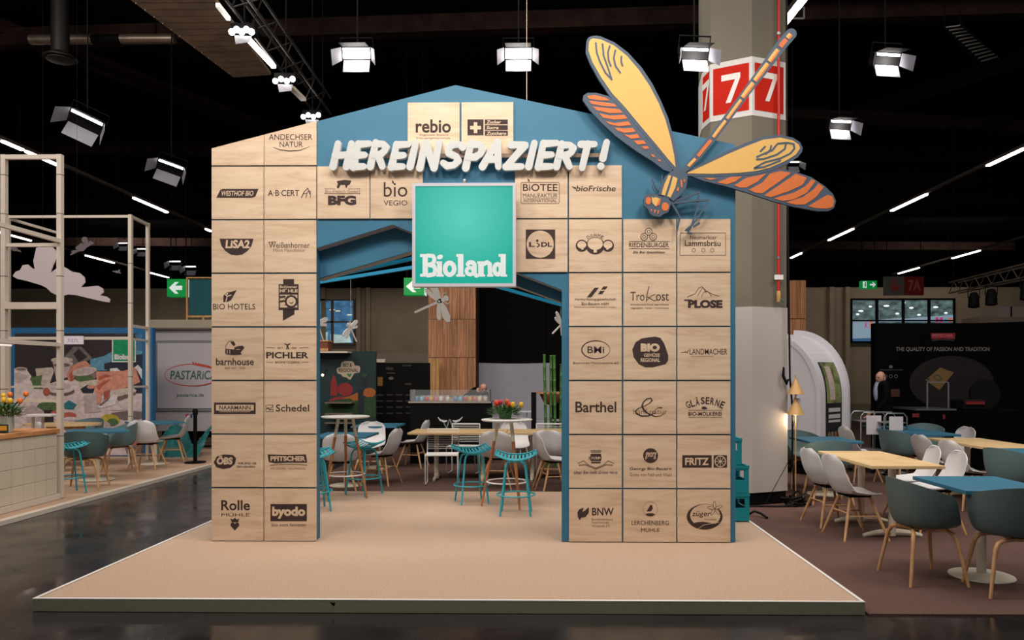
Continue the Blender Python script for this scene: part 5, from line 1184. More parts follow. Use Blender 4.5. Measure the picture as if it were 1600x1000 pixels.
a = PP(803, 642, 13.9); c = PP(830, 642, 13.9); B().box(a[0], c[0], 13.75, 14.05, a[1]-.02, a[1]).build('table_top', mat('pale_top', (190, 200, 200), .5), bvh)
for s in (0, 1): B().tube([(a[0]+.05+.2*s, 13.9, a[1]-.02), (c[0]-.03-.2*s, 13.9, FL+.002)], .010, 6).build('leg', mat('pale_leg', (170, 196, 190), .5), bvh)

# ---------------------------------------------------------------- pillar with hall number
Yp = 9.15
def pil(px, extra): X, _ = PP(px, 500, Yp+extra); return (X, Yp+extra)
V2 = pil(1175, 0); V3 = pil(1229, .20); V1 = pil(1110, .24); V0 = pil(1097, .52)
cx_, cy_ = (V1[0]+V3[0])/2+.03, Yp+.72
poly_ = [V1, V2, V3, (V3[0]+.06, V3[1]+.55), (2*cx_-V2[0]+.05, 2*cy_-V2[1]), (V0[0]+.05, V0[1]+.45), V0]
zw = PP(1175, 479, Yp)[1]; zl0 = PP(1175, 180, Yp)[1]; zl1 = PP(1175, 88, Yp)[1]
pr_ = empty('hall_pillar', (cx_, cy_, 0), 'faceted concrete hall pillar, white below, with red number 7 band', 'pillar')
conc = mat('pillar_concrete', (112, 106, 92), .8, grain=.05, scale=2); pwt = mat('pillar_white', (186, 177, 173), .75, grain=.04, scale=1.5)
def grow(pl, g): return [(cx_+(x-cx_)*g, cy_+(y-cy_)*g) for x, y in pl]
B().slab(poly_, zw-.1, 9.19).build('upper_shaft', conc, pr_)
B().slab(grow(poly_, 1.02), .17, zw).build('white_wrap', pwt, pr_); B().slab(grow(poly_, .985), .012, .17).build('plinth', black, pr_)
B().slab(grow(poly_, 1.006), zl0, zl1).build('number_band', mat('band_white', (210, 208, 205), .6), pr_)
GP = grow(poly_, 1.006)
def faceprint(A_, B_, u0, u1, digit):
    A_ = Vector((A_[0], A_[1], 0)); B_ = Vector((B_[0], B_[1], 0)); d = (B_-A_); L_ = d.length; d.normalize(); n_ = Vector((d.y, -d.x, 0))
    f = lambda u, z, o: tuple(A_+d*(u*L_)+n_*o+Vector((0, 0, z)))
    H = zl1-zl0; b0 = B(); b0.add([f(u0, zl0+.07, .003), f(u1, zl0+.07, .003), f(u1, zl1-.07, .003), f(u0, zl1-.07, .003)], [(0, 1, 2, 3)]); b0.build('red_field', red, pr_)
    if digit:
        um = (u0+u1)/2; w_ = .19/L_; z0 = zl0+.20; z1 = zl1-.17; b1 = B()
        pts = [(um-w_*.62, z1), (um+w_*.62, z1), (um+w_*.62, z1-.06), (um-w_*.0, z0), (um-w_*.34, z0), (um+w_*.28, z1-.075), (um-w_*.62, z1-.075)]
        b1.add([f(u, z, .006) for u, z in pts], [tuple(range(len(pts)-1, -1, -1))]); b1.build('numeral', white, pr_)
faceprint(GP[0], GP[1], .07, .93, True); faceprint(GP[1], GP[2], .07, .90, True); faceprint(GP[6], GP[0], .12, .9, True)
bb = B()
# red riser pipe with brass valve, black cable down the pillar
def onface(t, out): A_ = Vector((V2[0], V2[1], 0)); B_ = Vector((V3[0], V3[1], 0)); d = B_-A_; n_ = Vector((d.y, -d.x, 0)).normalized(); q = A_+d*t+n_*out; return q.x, q.y
x_, y_ = onface(.68, .055); zb = PP(1212, 455, Yp+.1)[1]
rp_ = empty('red_riser_pipe', (x_, y_, zb), 'thin red pipe running down the pillar to a brass valve', 'pipe')
B().tube([(x_, y_, zb), (x_, y_, 9.19)], .018, 10).build('pipe', mat('pipe_red', (196, 34, 26), .45), rp_, True)
B().lathe([(.02, -.14), (.026, -.13), (.026, -.02), (.022, 0)], 10, (x_, y_, zb)).build('valve', brass, rp_, True); B().box(x_-.06, x_+.05, y_-.028, y_-.022, zb+.14, zb+.20).build('tag', white, rp_)
B().tube([(x_, y_, zb-.08), (x_+.06, y_-.03, zb-.14)], .012, 6).build('valve_handle', mat('valve_green', (30, 80, 60), .5), rp_)
for z in (zb+.4, zb+1.9, zb+3.2): B().lathe([(.0235, 0), (.0235, .03)], 10, (x_, y_, z)).build('clamp', steel, rp_)
for i in range(1): pass
x_, y_ = onface(.93, .075)
cb = empty('black_cable', (x_, y_, 0), 'black cable hanging down the pillar to a coil on the carpet', 'cable')
zm_ = PP(1222, 590, Yp+.15)[1]
pts = [(x_-.02, y_, 9.18), (x_-.02, y_, 5), (x_, y_, 3.2), (x_+.01, y_, 2.4), (x_+.02, y_, zm_), (x_+.05, y_-.01, 1.2), (x_+.04, y_-.03, .6), (x_+.06, y_-.05, .15), (x_+.05, y_-.06, .06)]
B().tube(pts, .012, 6).build('cord', rubber, cb, True); B().tube([(x_-.06, y_-.01, zm_+.13), (x_-.07, y_-.02, zm_+.02), (x_-.02, y_-.01, zm_-.08), (x_, y_, zm_-.02)], [.012, .02, .018, .012], 8).build('connector', rubber, cb, True)
cc_ = B(); rnd = random.Random(8)
pts = [(x_+.04+rnd.gauss(0, .075), y_-.16+rnd.gauss(0, .04), FL+.015+abs(rnd.gauss(0, .06))) for t in range(70)]
cc_.tube(pts, .013, 6); cc_.build('coil', rubber, cb, True)
B().tube([(x_+.03, y_-.2, FL+.016), (x_-.2, y_-.24, FL+.016), (x_-.55, y_-.22, FL+.016)], .011, 6).build('trailing_end', rubber, cb, True); B().tube([(x_+.03, y_-.03, .62), (x_-.25, y_-.1, .15), (x_-.33, y_-.13, .03)], .004, 5).build('thin_wire', rubber, cb)

# brass floor lamp with two cone shades
lx, ly = FP(1243, 788, FL); lf = empty('floor_lamp', (lx, ly, FL), 'brass floor lamp with two cone shades, lower one lit, by the pillar', 'lamp')
B().lathe([(.125, .002), (.128, .008), (.126, .03), (.01, .034)], 32, (lx, ly, FL)).build('base', brass, lf, True)
s_ = (788-586)/(EYE-FL); zc1 = EYE-(640-586)/s_; z_b1 = EYE-(648-586)/s_; z_t1 = EYE-(622-586)/s_; z_b2 = EYE-(616-586)/s_; z_t2 = EYE-(592-586)/s_; z_top = EYE-(586-586)/s_
B().tube([(lx, ly, FL+.034), (lx, ly, z_top)], .008, 8).build('pole', brass, lf, True)
for zb_, zt__, lit in ((z_b1, z_t1, True), (z_b2, z_t2, False)):
    B().shell(lambda u, v: (lx+(.098-.088*v)*math.cos(-2*PI*u), ly+(.098-.088*v)*math.sin(-2*PI*u), zb_+(zt__-zb_)*v), 28, 4, .003, wrap=True).build('lamp_shade', brass, lf, True)
    if lit: B().lathe([(.015, .0), (.086, .004), (.07, .02), (.015, .03)], 24, (lx, ly, zb_+.002)).build('glowing_diffuser', mat('warm_glow', (255, 232, 190), .5, emit=6, grain=0), lf, True)
l = bpy.data.lights.new('lamp_light', 'POINT'); l.energy = 5; l.color = (1, .78, .5); l.shadow_soft_size = .04
o = bpy.data.objects.new('lamp_light', l); C.objects.link(o); o.location = (lx, ly, z_b1-.05)

# teal crates beside the gate
ctm = mat('crate_teal', (0, 140, 150), .5, grain=.05)
def crate(w_, d_, h_):
    r = empty('plastic_crate', (0, 0, 0), '', 'crate')
    def wall(x0, x1, y0, y1, along_x):
        bb = B(); L0, L1 = (x0, x1) if along_x else (y0, y1)
        def bx(a, c, z0, z1): bb.box(a if along_x else x0, c if along_x else x1, y0 if along_x else a, y1 if along_x else c, z0, z1)
        z1 = h_*.60; z2 = h_*.82
        bx(L0, L1, .004, h_*.48); bx(L0, L1, z2, h_); q = .16*(L1-L0); bx(L0, L0+q, h_*.48, z2); bx(L1-q, L1, h_*.48, z2)
        bb.build('crate_side', ctm, r)
    t = .02; wall(-w_/2, w_/2, -d_/2, -d_/2+t, True); wall(-w_/2, w_/2, d_/2-t, d_/2, True); wall(-w_/2, -w_/2+t, -d_/2+t, d_/2-t, False); wall(w_/2-t, w_/2, -d_/2+t, d_/2-t, False)
    B().box(-w_/2+t, w_/2-t, -d_/2+t, d_/2-t, .004, .02).build('crate_floor', ctm, r)
    for s in (-1, 1): B().box(-w_/2-.004, w_/2+.004, s*(d_/2)-.006*(s < 0), s*(d_/2)+.006*(s > 0), h_*.90, h_+.004).build('rim', ctm, r)
    return r
CR = crate(.30, .40, .29); CR2 = crate(.27, .36, .28)
xk, yk = FP(1172, 816, PZ)
gk = 'teal crates stacked beside the gate'
for P_, dx, zz, rz, lab in ((CR, -.16, 0, .06, 'bottom teal crate of the stack beside the gate'), (CR, -.16, .295, .02, 'middle teal crate of the stack beside the gate'), (CR2, -.205, .59, -.04, 'top, smaller teal crate of the stack beside the gate')):
    place(P_, xk+dx, yk+.22, PZ+.003+zz, rz, lab, gk)
xx, yy = FP(1180, 808, FL); hc = empty('cable_loop', (xx, yy, FL), 'short black cable loop lying by the stage corner', 'cable')
B().tube([(xx-.06, yy+.05, FL+.02), (xx, yy+.04, FL+.06), (xx+.06, yy-.02, FL+.045), (xx+.10, yy-.12, FL+.014)], .014, 8).build('cord', rubber, hc, True)

# ---------------------------------------------------------------- white arch-shaped caravan
YA = 12.4
av = empty('arched_caravan', (tpos(1200, YA), YA, 0), 'white arch-shaped caravan with a food poster on its curved side', 'caravan', rz=-.85)
avw = mat('caravan_white', (216, 212, 218), .4, grain=.02, scale=1)
def arch(k, H=2.33, W=.93):            # right half profile from top centre to foot, k 0..1
    if k < .62: t = k/.62*PI/2; return (W*math.sin(t), H-1.05+1.05*math.cos(t))
    t = (k-.62)/.38; return (W, (H-1.05)*(1-t)+.30*t)
def loc(bb, nm, m, sm=False, ang=.7): o = bb.build(nm, m, None, sm, ang=ang); o.parent = av; return o
bb = B(); pf = [arch(i/24) for i in range(25)]; P_ = pf+[(-1.2, .30), (-1.2, 2.33)]; bb.prism(P_, 0, .80); loc(bb, 'body', avw)
for y0, y1, g_ in ((-.015, .03, .99), (.78, .86, 1.04)):
    bb = B(); n = 24
    for i in range(n):
        a, c = pf[i], pf[i+1]; a2, c2 = (a[0]*g_+.02, (a[1]-.3)*g_+.3), (c[0]*g_+.02, (c[1]-.3)*g_+.3); ai, ci = (a[0]*.93, (a[1]-.3)*.96+.3), (c[0]*.93, (c[1]-.3)*.96+.3)
        bb.prism([ai, a2, c2, ci], y0, y1)
    loc(bb, 'arch_trim', avw)
def strip(k0, k1, y0, y1, out, nm, m):
    n = 14; bb = B(); V = []
    for i in range(n+1):
        k = k0+(k1-k0)*i/n; x, z = arch(k); x2, z2 = arch(min(1, k+.01)); d = Vector((x2-x, z2-z)).normalized(); nx, nz = -d.y, d.x
        if nx < 0: nx, nz = -nx, -nz
        V += [(x+nx*out, y0, z+nz*out), (x+nx*out, y1, z+nz*out)]
    bb.add(V, [(2*i, 2*i+2, 2*i+3, 2*i+1) for i in range(n)]); return loc(bb, nm, m)
foodm = mat('poster_meadow', (110, 118, 70), .6, grain=.7, scale=7)
strip(.40, .985, .16, .68, .006, 'poster_field', mat('poster_black', (26, 24, 24), .6)); strip(.40, .66, .19, .66, .010, 'poster_meadow_picture', foodm); strip(.43, .64, .28, .45, .013, 'poster_person_picture', mat('poster_shirt', (190, 170, 160), .6, grain=.2))
for k0, k1 in ((.69, .715), (.73, .755), (.765, .78)): strip(k0, k1, .24, .62, .010, 'poster_text_line', mat('poster_text', (190, 184, 184), .6))
for i, c_ in enumerate(((120, 100, 40), (110, 120, 110), (150, 80, 40), (90, 60, 40))): strip(.84, .96, .22+.105*i, .30+.105*i, .010, 'poster_jar_picture', mat('poster_jar%d' % i, c_, .6, grain=.4, scale=20))
for s in ((-.4, .12), (.5, .12), (-.4, .6), (.5, .6)): wl = B(); wl.prism([(s[0]+.16*math.cos(PI*i/10), .162+.16*math.sin(PI*i/10)) for i in range(20)], s[1], s[1]+.1); loc(wl, 'wheel', black)
loc(B().box(-1.1, .8, .05, .75, .16, .302), 'chassis', black)
for i in range(3): loc(B().box(.18+.07*i, .20+.07*i, .4, .42, 2.12-.06*i, 2.24-.06*i), 'roof_clip', steel)
loc(B().box(.52, .58, -.05, -.001, 1.25, 1.32, .004), 'socket', mat('socket_white', (225, 225, 235), .4)); loc(B().box(.535, .565, -.07, -.051, 1.31, 1.345), 'plug', mat('plug_blue', (70, 70, 180), .4))
loc(B().tube([(.55, -.055, 1.25), (.54, -.06, .95), (.47, -.06, .70), (.36, -.05, .45)], .006, 6), 'lead', mat('lead_grey', (110, 110, 115), .5))

# ---------------------------------------------------------------- black stand on the right
YF = 14.2
bs = empty('black_stand', (tpos(1480, YF), YF, 0), 'large black stand wall lettered THE QUALITY OF PASSION AND TRADITION', 'wall panel')
xa2, z1_ = PP(1366, 505, YF); xb2 = xa2+6
B().prism([(xa2, FL+.002), (xb2, FL+.002), (xb2, z1_+.12), (xa2+1.9, z1_), (xa2, z1_)], YF, YF+.15).build('board', mat('stand_black', (6, 5, 5), .85, grain=.1, spec=.06), bs)
p = Print(YF)
p.P([(1454.5, 520.5), (1492.5, 520.5), (1492, 529.5), (1484, 530), (1472, 529), (1462, 530), (1455, 529.5)], m=0); p.T('PFITSCHER', 1473, 524.5, 32, 5, 1, .02); p.L([(1456, 532), (1472, 530.6), (1491, 532)], .6, 3)
p.T('THE QUALITY OF PASSION AND TRADITION', 1473, 546, 146, 7.5, 2, .01); p.T('shop.pfitscher.com', 1393, 578, 36, 2.6, 3); p.P(ell(1392, 573, 3, 2.4), m=3)
for x in (1384, 1392, 1400): p.L(ell(x, 588, 2.4, 2.4, n=8), .8, 3, True)
p.P(ell(1487, 598, 66, 42, n=30), m=4); p.P([(1469, 574), (1490.5, 582), (1468, 609.5), (1446, 594)], m=5); p.L(ell(1465.5, 590.5, 6, 3.4, n=14, rot=25), 1.4, 6, True); p.P(ell(1450.5, 592.5, 2.4, 1.8), m=6); p.P(rect(1399, 614, 14, 12), m=7)
p.build('print', [mat('badge_red', (120, 22, 30), .6), mat('badge_pink', (180, 90, 96), .6), mat('faint_white', (120, 110, 106), .7), mat('fainter_white', (92, 88, 88), .7), mat('dim_food', (15, 7, 6), .9, grain=.5, scale=5), mat('packet_gold', (112, 84, 44), .7, grain=.1), mat('packet_green', (16, 60, 52), .6), mat('packet_orange', (64, 30, 14), .7)], bs)
dt = empty('display_counter', (tpos(1450, 12.9), 12.9, 0), 'black display counter with a steel-framed glass stand in front of the black wall', 'counter')
xa2, zt_ = PP(1418, 640, 12.9); xb2 = tpos(1600, 12.9); B().box(xa2, xb2, 12.6, 13.4, FL+.002, zt_).build('body', mat('stand_black', (9, 8, 8)), dt)
B().box(xa2-.02, tpos(1478, 12.9), 12.57, 13.4, zt_+.001, zt_+.03).build('glass_top', mat('smoked_glass', (86, 84, 86), .15), dt)
zt2 = PP(1440, 598, 12.9)[1]
for px in (1449, 1482): x = tpos(px, 12.9); B().box(x-.012, x+.012, 12.9, 12.92, zt_+.031, zt2).build('steel_post', steel, dt)
B().box(tpos(1449, 12.9), tpos(1482, 12.9), 12.9, 12.92, zt2+.001, zt2+.016).build('steel_bar', steel, dt)
p = Print(12.6); p.P(rect(1431, 649, 11, 6), rect(1475, 651, 4, 7), m=0); p.build('red_labels', [mat('badge_red', (120, 22, 30))], dt)
sl = empty('meat_slicer', (tpos(1530, 12.9), 12.9, zt_), 'dark slicing machine with red label on the display counter', 'machine')
x = tpos(1540, 12.8); B().box(tpos(1495, 12.9), tpos(1528, 12.9), 12.7, 13.1, zt_+.001, zt_+.18, .02).build('machine_body', mat('machine_dark', (10, 9, 9), .6, spec=.2), sl)
bb = B(); bb.prism([(x+.26*math.cos(2*PI*i/24), zt_+.27+.26*math.sin(2*PI*i/24)) for i in range(24)], 12.8, 12.86); bb.build('blade_guard', mat('machine_dark', ()), sl)
B().box(tpos(1498, 12.9), tpos(1526, 12.9), 12.66, 12.699, zt_+.10, zt_+.15).build('red_tray', mat('badge_red', ()), sl)

# trolley with white sheets
def trolley(px, Y, w_, lab):
    x = tpos(px, Y); e = empty('serving_trolley', (x, Y, FL), lab, 'trolley', 'steel trolleys')
    h = w_/2
    for y in (Y-.2, Y+.2): B().tube([(x-h, y, FL+.05), (x-h, y, .96), (x-h+.05, y, 1.02), (x+h-.05, y, 1.02), (x+h, y, .96), (x+h, y, FL+.05)], .012, 8).build('hoop', steel, e, True)
    for z in (.40, .86): B().box(x-h+.014, x+h-.014, Y-.19, Y+.19, z, z+.015).build('tray', mat('tray_grey', (140, 132, 134), .4), e)
    B().box(x-h*.6, x+h*.6, Y-.225, Y-.214, .66, .97).build('paper_sheet', mat('sheet_white', (214, 208, 212), .7), e)
    for y in (Y-.2, Y+.2):
        for s in (-1, 1): B().lathe([(.01, -.012), (.03, -.012), (.03, .012), (.01, .012)], 10, (x+s*h, y, FL+.035)).build('castor', black, e)
trolley(1356, 12.3, .40, 'left steel trolley with a white sheet, by the suited man'); trolley(1390, 12.0, .36, 'right steel trolley with a white sheet, by the joined blue tables')

# hanging direction signs: red arrow and 7A
ds = empty('direction_sign', (tpos(1413, 30), 30, 4), 'hanging sign with red down arrow and red square reading 7A', 'sign')
a = PP(1382.5, 432, 30); c = PP(1443.5, 461, 30); mx = tpos(1413, 30)
B().box(a[0], mx-.005, 30, 30.15, c[1], a[1]).build('arrow_panel', mat('sign_grey', (120, 112, 106), .6), ds); B().box(mx+.005, c[0], 30, 30.15, c[1], a[1]).build('red_panel', mat('dim_red', (150, 34, 26), .6), ds)
p = Print(30); p.L([(1398, 437), (1398, 452)], 3, 0); p.L([(1391, 447), (1398, 454), (1405, 447)], 3, 0); p.T('7A', 1429, 446, 20, 17, 1, .03); p.build('marks', [mat('arrow_red', (196, 50, 34), .6), mat('faint_number', (196, 110, 96), .6)], ds)
for x in (a[0]+.1, c[0]-.1): B().box(x-.01, x+.01, 30.05, 30.07, a[1]+.001, 9.19).build('hanger', black, ds)
# pale upper boxes at the right
ub = empty('pale_cabinet', (tpos(1575, 24), 24, 0), 'pale cabinet block rising above the black stand', 'cabinet')
a = PP(1530, 495, 24); B().box(a[0], a[0]+5, 24, 25, .003, a[1]).build('lower_block', mat('cabinet_beige', (168, 146, 132), .7), ub); c = PP(1567, 478.5, 24); B().box(c[0], c[0]+4, 24.2, 25, a[1]+.001, c[1]).build('upper_block', mat('cabinet_pale', (186, 170, 160), .7), ub)
a = PP(1586, 478, 24); B().box(a[0]-.02, a[0]+.02, 24.18, 24.2, PP(1586, 494, 24)[1], a[1]).build('seam', black, ub)

# lighting truss right with hanging black spotlights
tr = empty('lighting_truss', (9, 15, 4), 'lattice lighting truss running to the right edge', 'truss')
tA = PP(1483, 458, 17); tB_ = PP(1640, 425, 12.5); P0 = Vector((tA[0], 17, tA[1]+.0)); P1 = Vector((tB_[0], 12.5, tB_[1]))
off_ = [(0, 0), (.22, 0), (0, .24), (.22, .24)]
for (a, c) in off_: B().tube([P0+Vector((a, 0, c)), P1+Vector((a, 0, c))], .018, 6).build('chord', galv, tr)
for k in range(16):
    A_ = P0.lerp(P1, k/16); B_ = P0.lerp(P1, (k+1)/16); B().tube([A_+Vector((0, 0, .24 if k % 2 else 0)), B_+Vector((0, 0, 0 if k % 2 else .24))], .009, 5).build('brace', galv, tr)
for q in (P0, P1): B().tube([q+Vector((.1, 0, .24)), Vector((q.x+.1, q.y, 9.19))], .006, 5).build('wire', black, tr)
for i, (t, px) in enumerate(((.28, 1517), (.47, 1549), (.80, 1590))):
    q = P0.lerp(P1, t); e = empty('stage_spotlight', (q.x, q.y, q.z-.2), ('left', 'middle', 'right')[i]+' black stage spotlight hanging from the truss', 'lamp', 'truss spotlights')
    B().lathe([(.05, -.42), (.11, -.40), (.10, -.2), (.07, -.1), (.03, -.08)], 14, (q.x+.05, q.y, q.z)).build('lamp_body', black, e, True); B().tube([(q.x-.07, q.y, q.z-.2), (q.x-.07, q.y, q.z-.02), (q.x+.17, q.y, q.z-.02), (q.x+.17, q.y, q.z-.2)], .01, 5).build('yoke', black, e)

# ---------------------------------------------------------------- people
skinm = mat('skin', (196, 142, 120), .6, grain=.05); suit = mat('suit_black', (9, 9, 12), .9, spec=.08); shirt = mat('shirt_blue', (150, 160, 185), .7); hairm = mat('hair_grey', (120, 112, 106), .8)
def skin(name, verts, edges, rad, m, parent, root=0):
    me = bpy.data.meshes.new(name); me.from_pydata([Vector(v) for v in verts], edges, []); o = bpy.data.objects.new(name, me); C.objects.link(o)
    o.modifiers.new('skin', 'SKIN').use_smooth_shade = True
    for i, r in enumerate(rad): me.skin_vertices[0].data[i].radius = r if isinstance(r, tuple) else (r, r)
    me.skin_vertices[0].data[root].use_root = True
    s = o.modifiers.new('sub', 'SUBSURF'); s.levels = s.render_levels = 2
    me.materials.append(m); o.parent = parent; return o
def hand(name, base, d, side, parent, sc=1.0):
    b = Vector(base); d = Vector(d).normalized(); s = Vector(side).normalized(); n_ = d.cross(s)
    V = [b, b+d*.04*sc]; E_ = [(0, 1)]; R_2 = [.024*sc, .03*sc]
    for k, (o_, L_) in enumerate(((-.03, .065), (-.01, .075), (.01, .07), (.03, .055))):
        i = len(V); V += [b+d*.075*sc+s*o_*sc, b+d*(.075+L_*.5)*sc+s*o_*1.1*sc-n_*.006*sc, b+d*(.075+L_)*sc+s*o_*1.1*sc-n_*.022*sc]; E_ += [(1, i), (i, i+1), (i+1, i+2)]; R_2 += [.011*sc, .009*sc, .0075*sc]
    i = len(V); V += [b+d*.035*sc-s*.04*sc, b+d*.07*sc-s*.058*sc]; E_ += [(0, i), (i, i+1)]; R_2 += [.013*sc, .009*sc]
    return skin(name, V, E_, R_2, skinm, parent)
def head(e, c, face, tilt=0, bald=True, beard=False):
    f = Vector(face).normalized(); up = Vector((0, 0, 1)); up = (up+f*tilt).normalized(); r = f.cross(up).normalized(); c = Vector(c)
    bb = B(); n, m_ = 20, 16; V = []; Fc = []
    for i in range(m_+1):
        ph = PI*i/m_; z = math.cos(ph)
        for j in range(n):
            t = 2*PI*j/n; a = math.sin(ph)*math.cos(t); b2 = math.sin(ph)*math.sin(t)
            w_ = .075*(1-.28*max(0, -z)**1.5); dep = .098*(1-.18*max(0, -z)); p_ = r*(b2*w_)+f*(a*dep)+up*(z*.118)
            if a > .8 and abs(b2) < .25 and -.35 < z < .1: p_ += f*.022*(1-abs(z+.15)*3)         # nose
            if a > .55 and .02 < z < .22: p_ -= f*.006                                             # eye sockets
            if a > .5 and z < -.72: p_ += f*.012                                                   # chin
            V.append(c+p_)
    for i in range(m_):
        for j in range(n): j2 = (j+1) % n; Fc.append((i*n+j, (i+1)*n+j, (i+1)*n+j2, i*n+j2))
    bb.add(V, Fc); h_ = bb.build('head', skinm, e, True, ang=3)
    for s in (-1, 1):
        B().blob(c+r*(s*.076)-f*.005-up*.01, (.012, .016, .03), 8, 6).build('ear', skinm, h_, True)
        B().blob(c+r*(s*.03)+f*.087+up*.012, .011, 8, 6).build('eye', mat('eye_dark', (40, 30, 28), .3), h_, True)
    B().beam(c+r*.024+f*.088-up*.062, c-r*.024+f*.088-up*.062, .006, .007).build('mouth', mat('lip', (150, 84, 76), .6), h_)
    bb = B(); nn = 16
    for i in range(4):                                     # hair ring at the sides and back
        for j in range(nn+1): pass
    Vv = []; Ff = []
    for i in range(6):
        z = -.35+i*(.17 if bald else .26)
        for j in range(nn+1):
            t = PI*.42+(2*PI-.84*PI)*j/nn; ph = math.sqrt(max(0, 1-z*z)); Vv.append(c+r*(ph*math.sin(t)*.079)+f*(ph*math.cos(t)*.102)+up*(z*.121))
    for i in range(5):
        for j in range(nn): a = i*(nn+1)+j; Ff.append((a, a+1, a+nn+2, a+nn+1))
    bb.add(Vv, Ff); bb.build('hair', hairm, h_, True, ang=3)
    return h_, f, r, up
YM = 12.9; xm = tpos(1379, YM); g0 = FL
mn = empty('person', (xm, YM, g0), 'man in dark suit and pale shirt with glasses standing by the trolleys, facing left', 'person')
hz = PP(1379, 591, YM)[1]
V = [(0, 0, .95), (0, 0, 1.15), (.0, 0, 1.32), (-.01, 0, 1.45), (-.015, 0, 1.52)]
E_ = [(0, 1), (1, 2), (2, 3), (3, 4)]; Rr = [(.15, .12), (.145, .12), (.16, .12), (.12, .09), (.06, .06)]
def addch(pts, fr, rs):
    last = fr
    for p_, r_ in zip(pts, rs): V.append(p_); E_.append((last, len(V)-1)); Rr.append(r_); last = len(V)-1
addch([(-.02, -.19, 1.44), (-.06, -.24, 1.18), (-.24, -.27, 1.00)], 3, [.062, .05, .038])
addch([(.02, .19, 1.44), (.02, .24, 1.16), (-.10, .24, .95)], 3, [.062, .05, .038])
addch([(-.02, -.10, .86), (-.01, -.11, .48), (.01, -.12, .10)], 0, [.10, .07, .05]); addch([(.02, .10, .86), (.03, .11, .48), (.05, .12, .10)], 0, [.10, .07, .05])
V = [(a+xm, c+YM, z+g0) for a, c, z in V]
def rel(V_): return [Vector(v)-Vector((xm, YM, g0)) for v in V_]
skin('suit', rel(V), E_, Rr, suit, mn)
skin('neck', [Vector((-.015, 0, 1.50)), Vector((-.03, 0, hz-.06-g0))], [(0, 1)], [.052, .05], skinm, mn)
skin('shirt_front', [Vector((-.10, -.02, 1.15)), Vector((-.125, -.02, 1.32)), Vector((-.10, -.01, 1.46)), Vector((-.05, 0, 1.525))], [(0, 1), (1, 2), (2, 3)], [(.045, .04), (.055, .05), (.05, .045), (.05, .05)], shirt, mn)
h_, f_, r_, u_ = head(mn, (xm-.035, YM, hz), (-1, -.55, 0), 0)
for s in (-1, 1):
    cc2 = Vector((xm-.035, YM, hz))+r_*(s*.032)+f_*.103+u_*.012
    ring = [cc2+r_*(.022*math.cos(2*PI*i/12))+u_*(.016*math.sin(2*PI*i/12)) for i in range(12)]; B().tube(ring, .0025, 4, True).build('glasses', black, h_)
hand('hand', Vector((-.25, -.275, .99)), (-1, -.1, -.2), (0, -1, 0), mn); hand('hand', Vector((-.11, .24, .94)), (-.6, 0, -.6), (0, 1, 0), mn)
for s in (-1, 1):
    bb = B(); bb.blob((-.04+.015*s, s*.12, .045), (.13, .05, .045), 12, 8); o = bb.build('shoe', black, None, True); o.parent = mn
# bending person behind the counter
YN = 14.35; xn = tpos(753, YN); mn2 = empty('person', (xn, YN, FL), 'bald person in black bending over the jars behind the counter', 'person')
zh = PP(756, 607, YN)[1]-FL
V = [(-.16, .25, .95), (-.18, .15, 1.12), (-.16, .02, 1.27), (-.10, -.05, 1.33)]; E_ = [(0, 1), (1, 2), (2, 3)]; Rr = [(.15, .13), (.16, .14), (.16, .13), (.08, .08)]
addch([(-.30, -.02, 1.22), (-.34, -.16, 1.08), (-.22, -.30, 1.17)], 2, [.07, .05, .04]); addch([(.08, -.02, 1.24), (.14, -.14, 1.10), (.05, -.30, 1.17)], 2, [.07, .05, .04])
addch([(-.24, .25, .85), (-.24, .22, .45), (-.24, .25, .10)], 0, [.10, .07, .05]); addch([(-.06, .25, .85), (-.06, .22, .45), (-.06, .25, .10)], 0, [.10, .07, .05])
skin('clothes', [Vector(v) for v in V], E_, Rr, suit, mn2); skin('neck', [Vector((-.10, -.05, 1.32)), Vector((-.0, -.10, zh-.03))], [(0, 1)], [.055, .055], skinm, mn2)
head(mn2, (xn+.03, YN-.13, FL+zh), (.35, -1, -.3), .7)
hand('hand', Vector((-.22, -.30, 1.17)), (.1, -1, -.1), (1, 0, 0), mn2); hand('hand', Vector((.05, -.30, 1.17)), (.1, -1, -.1), (-1, 0, 0), mn2)
for s in (-.24, -.06): bb = B(); bb.blob((s, .20, .045), (.05, .13, .045), 12, 8); o = bb.build('shoe', black, None, True); o.parent = mn2

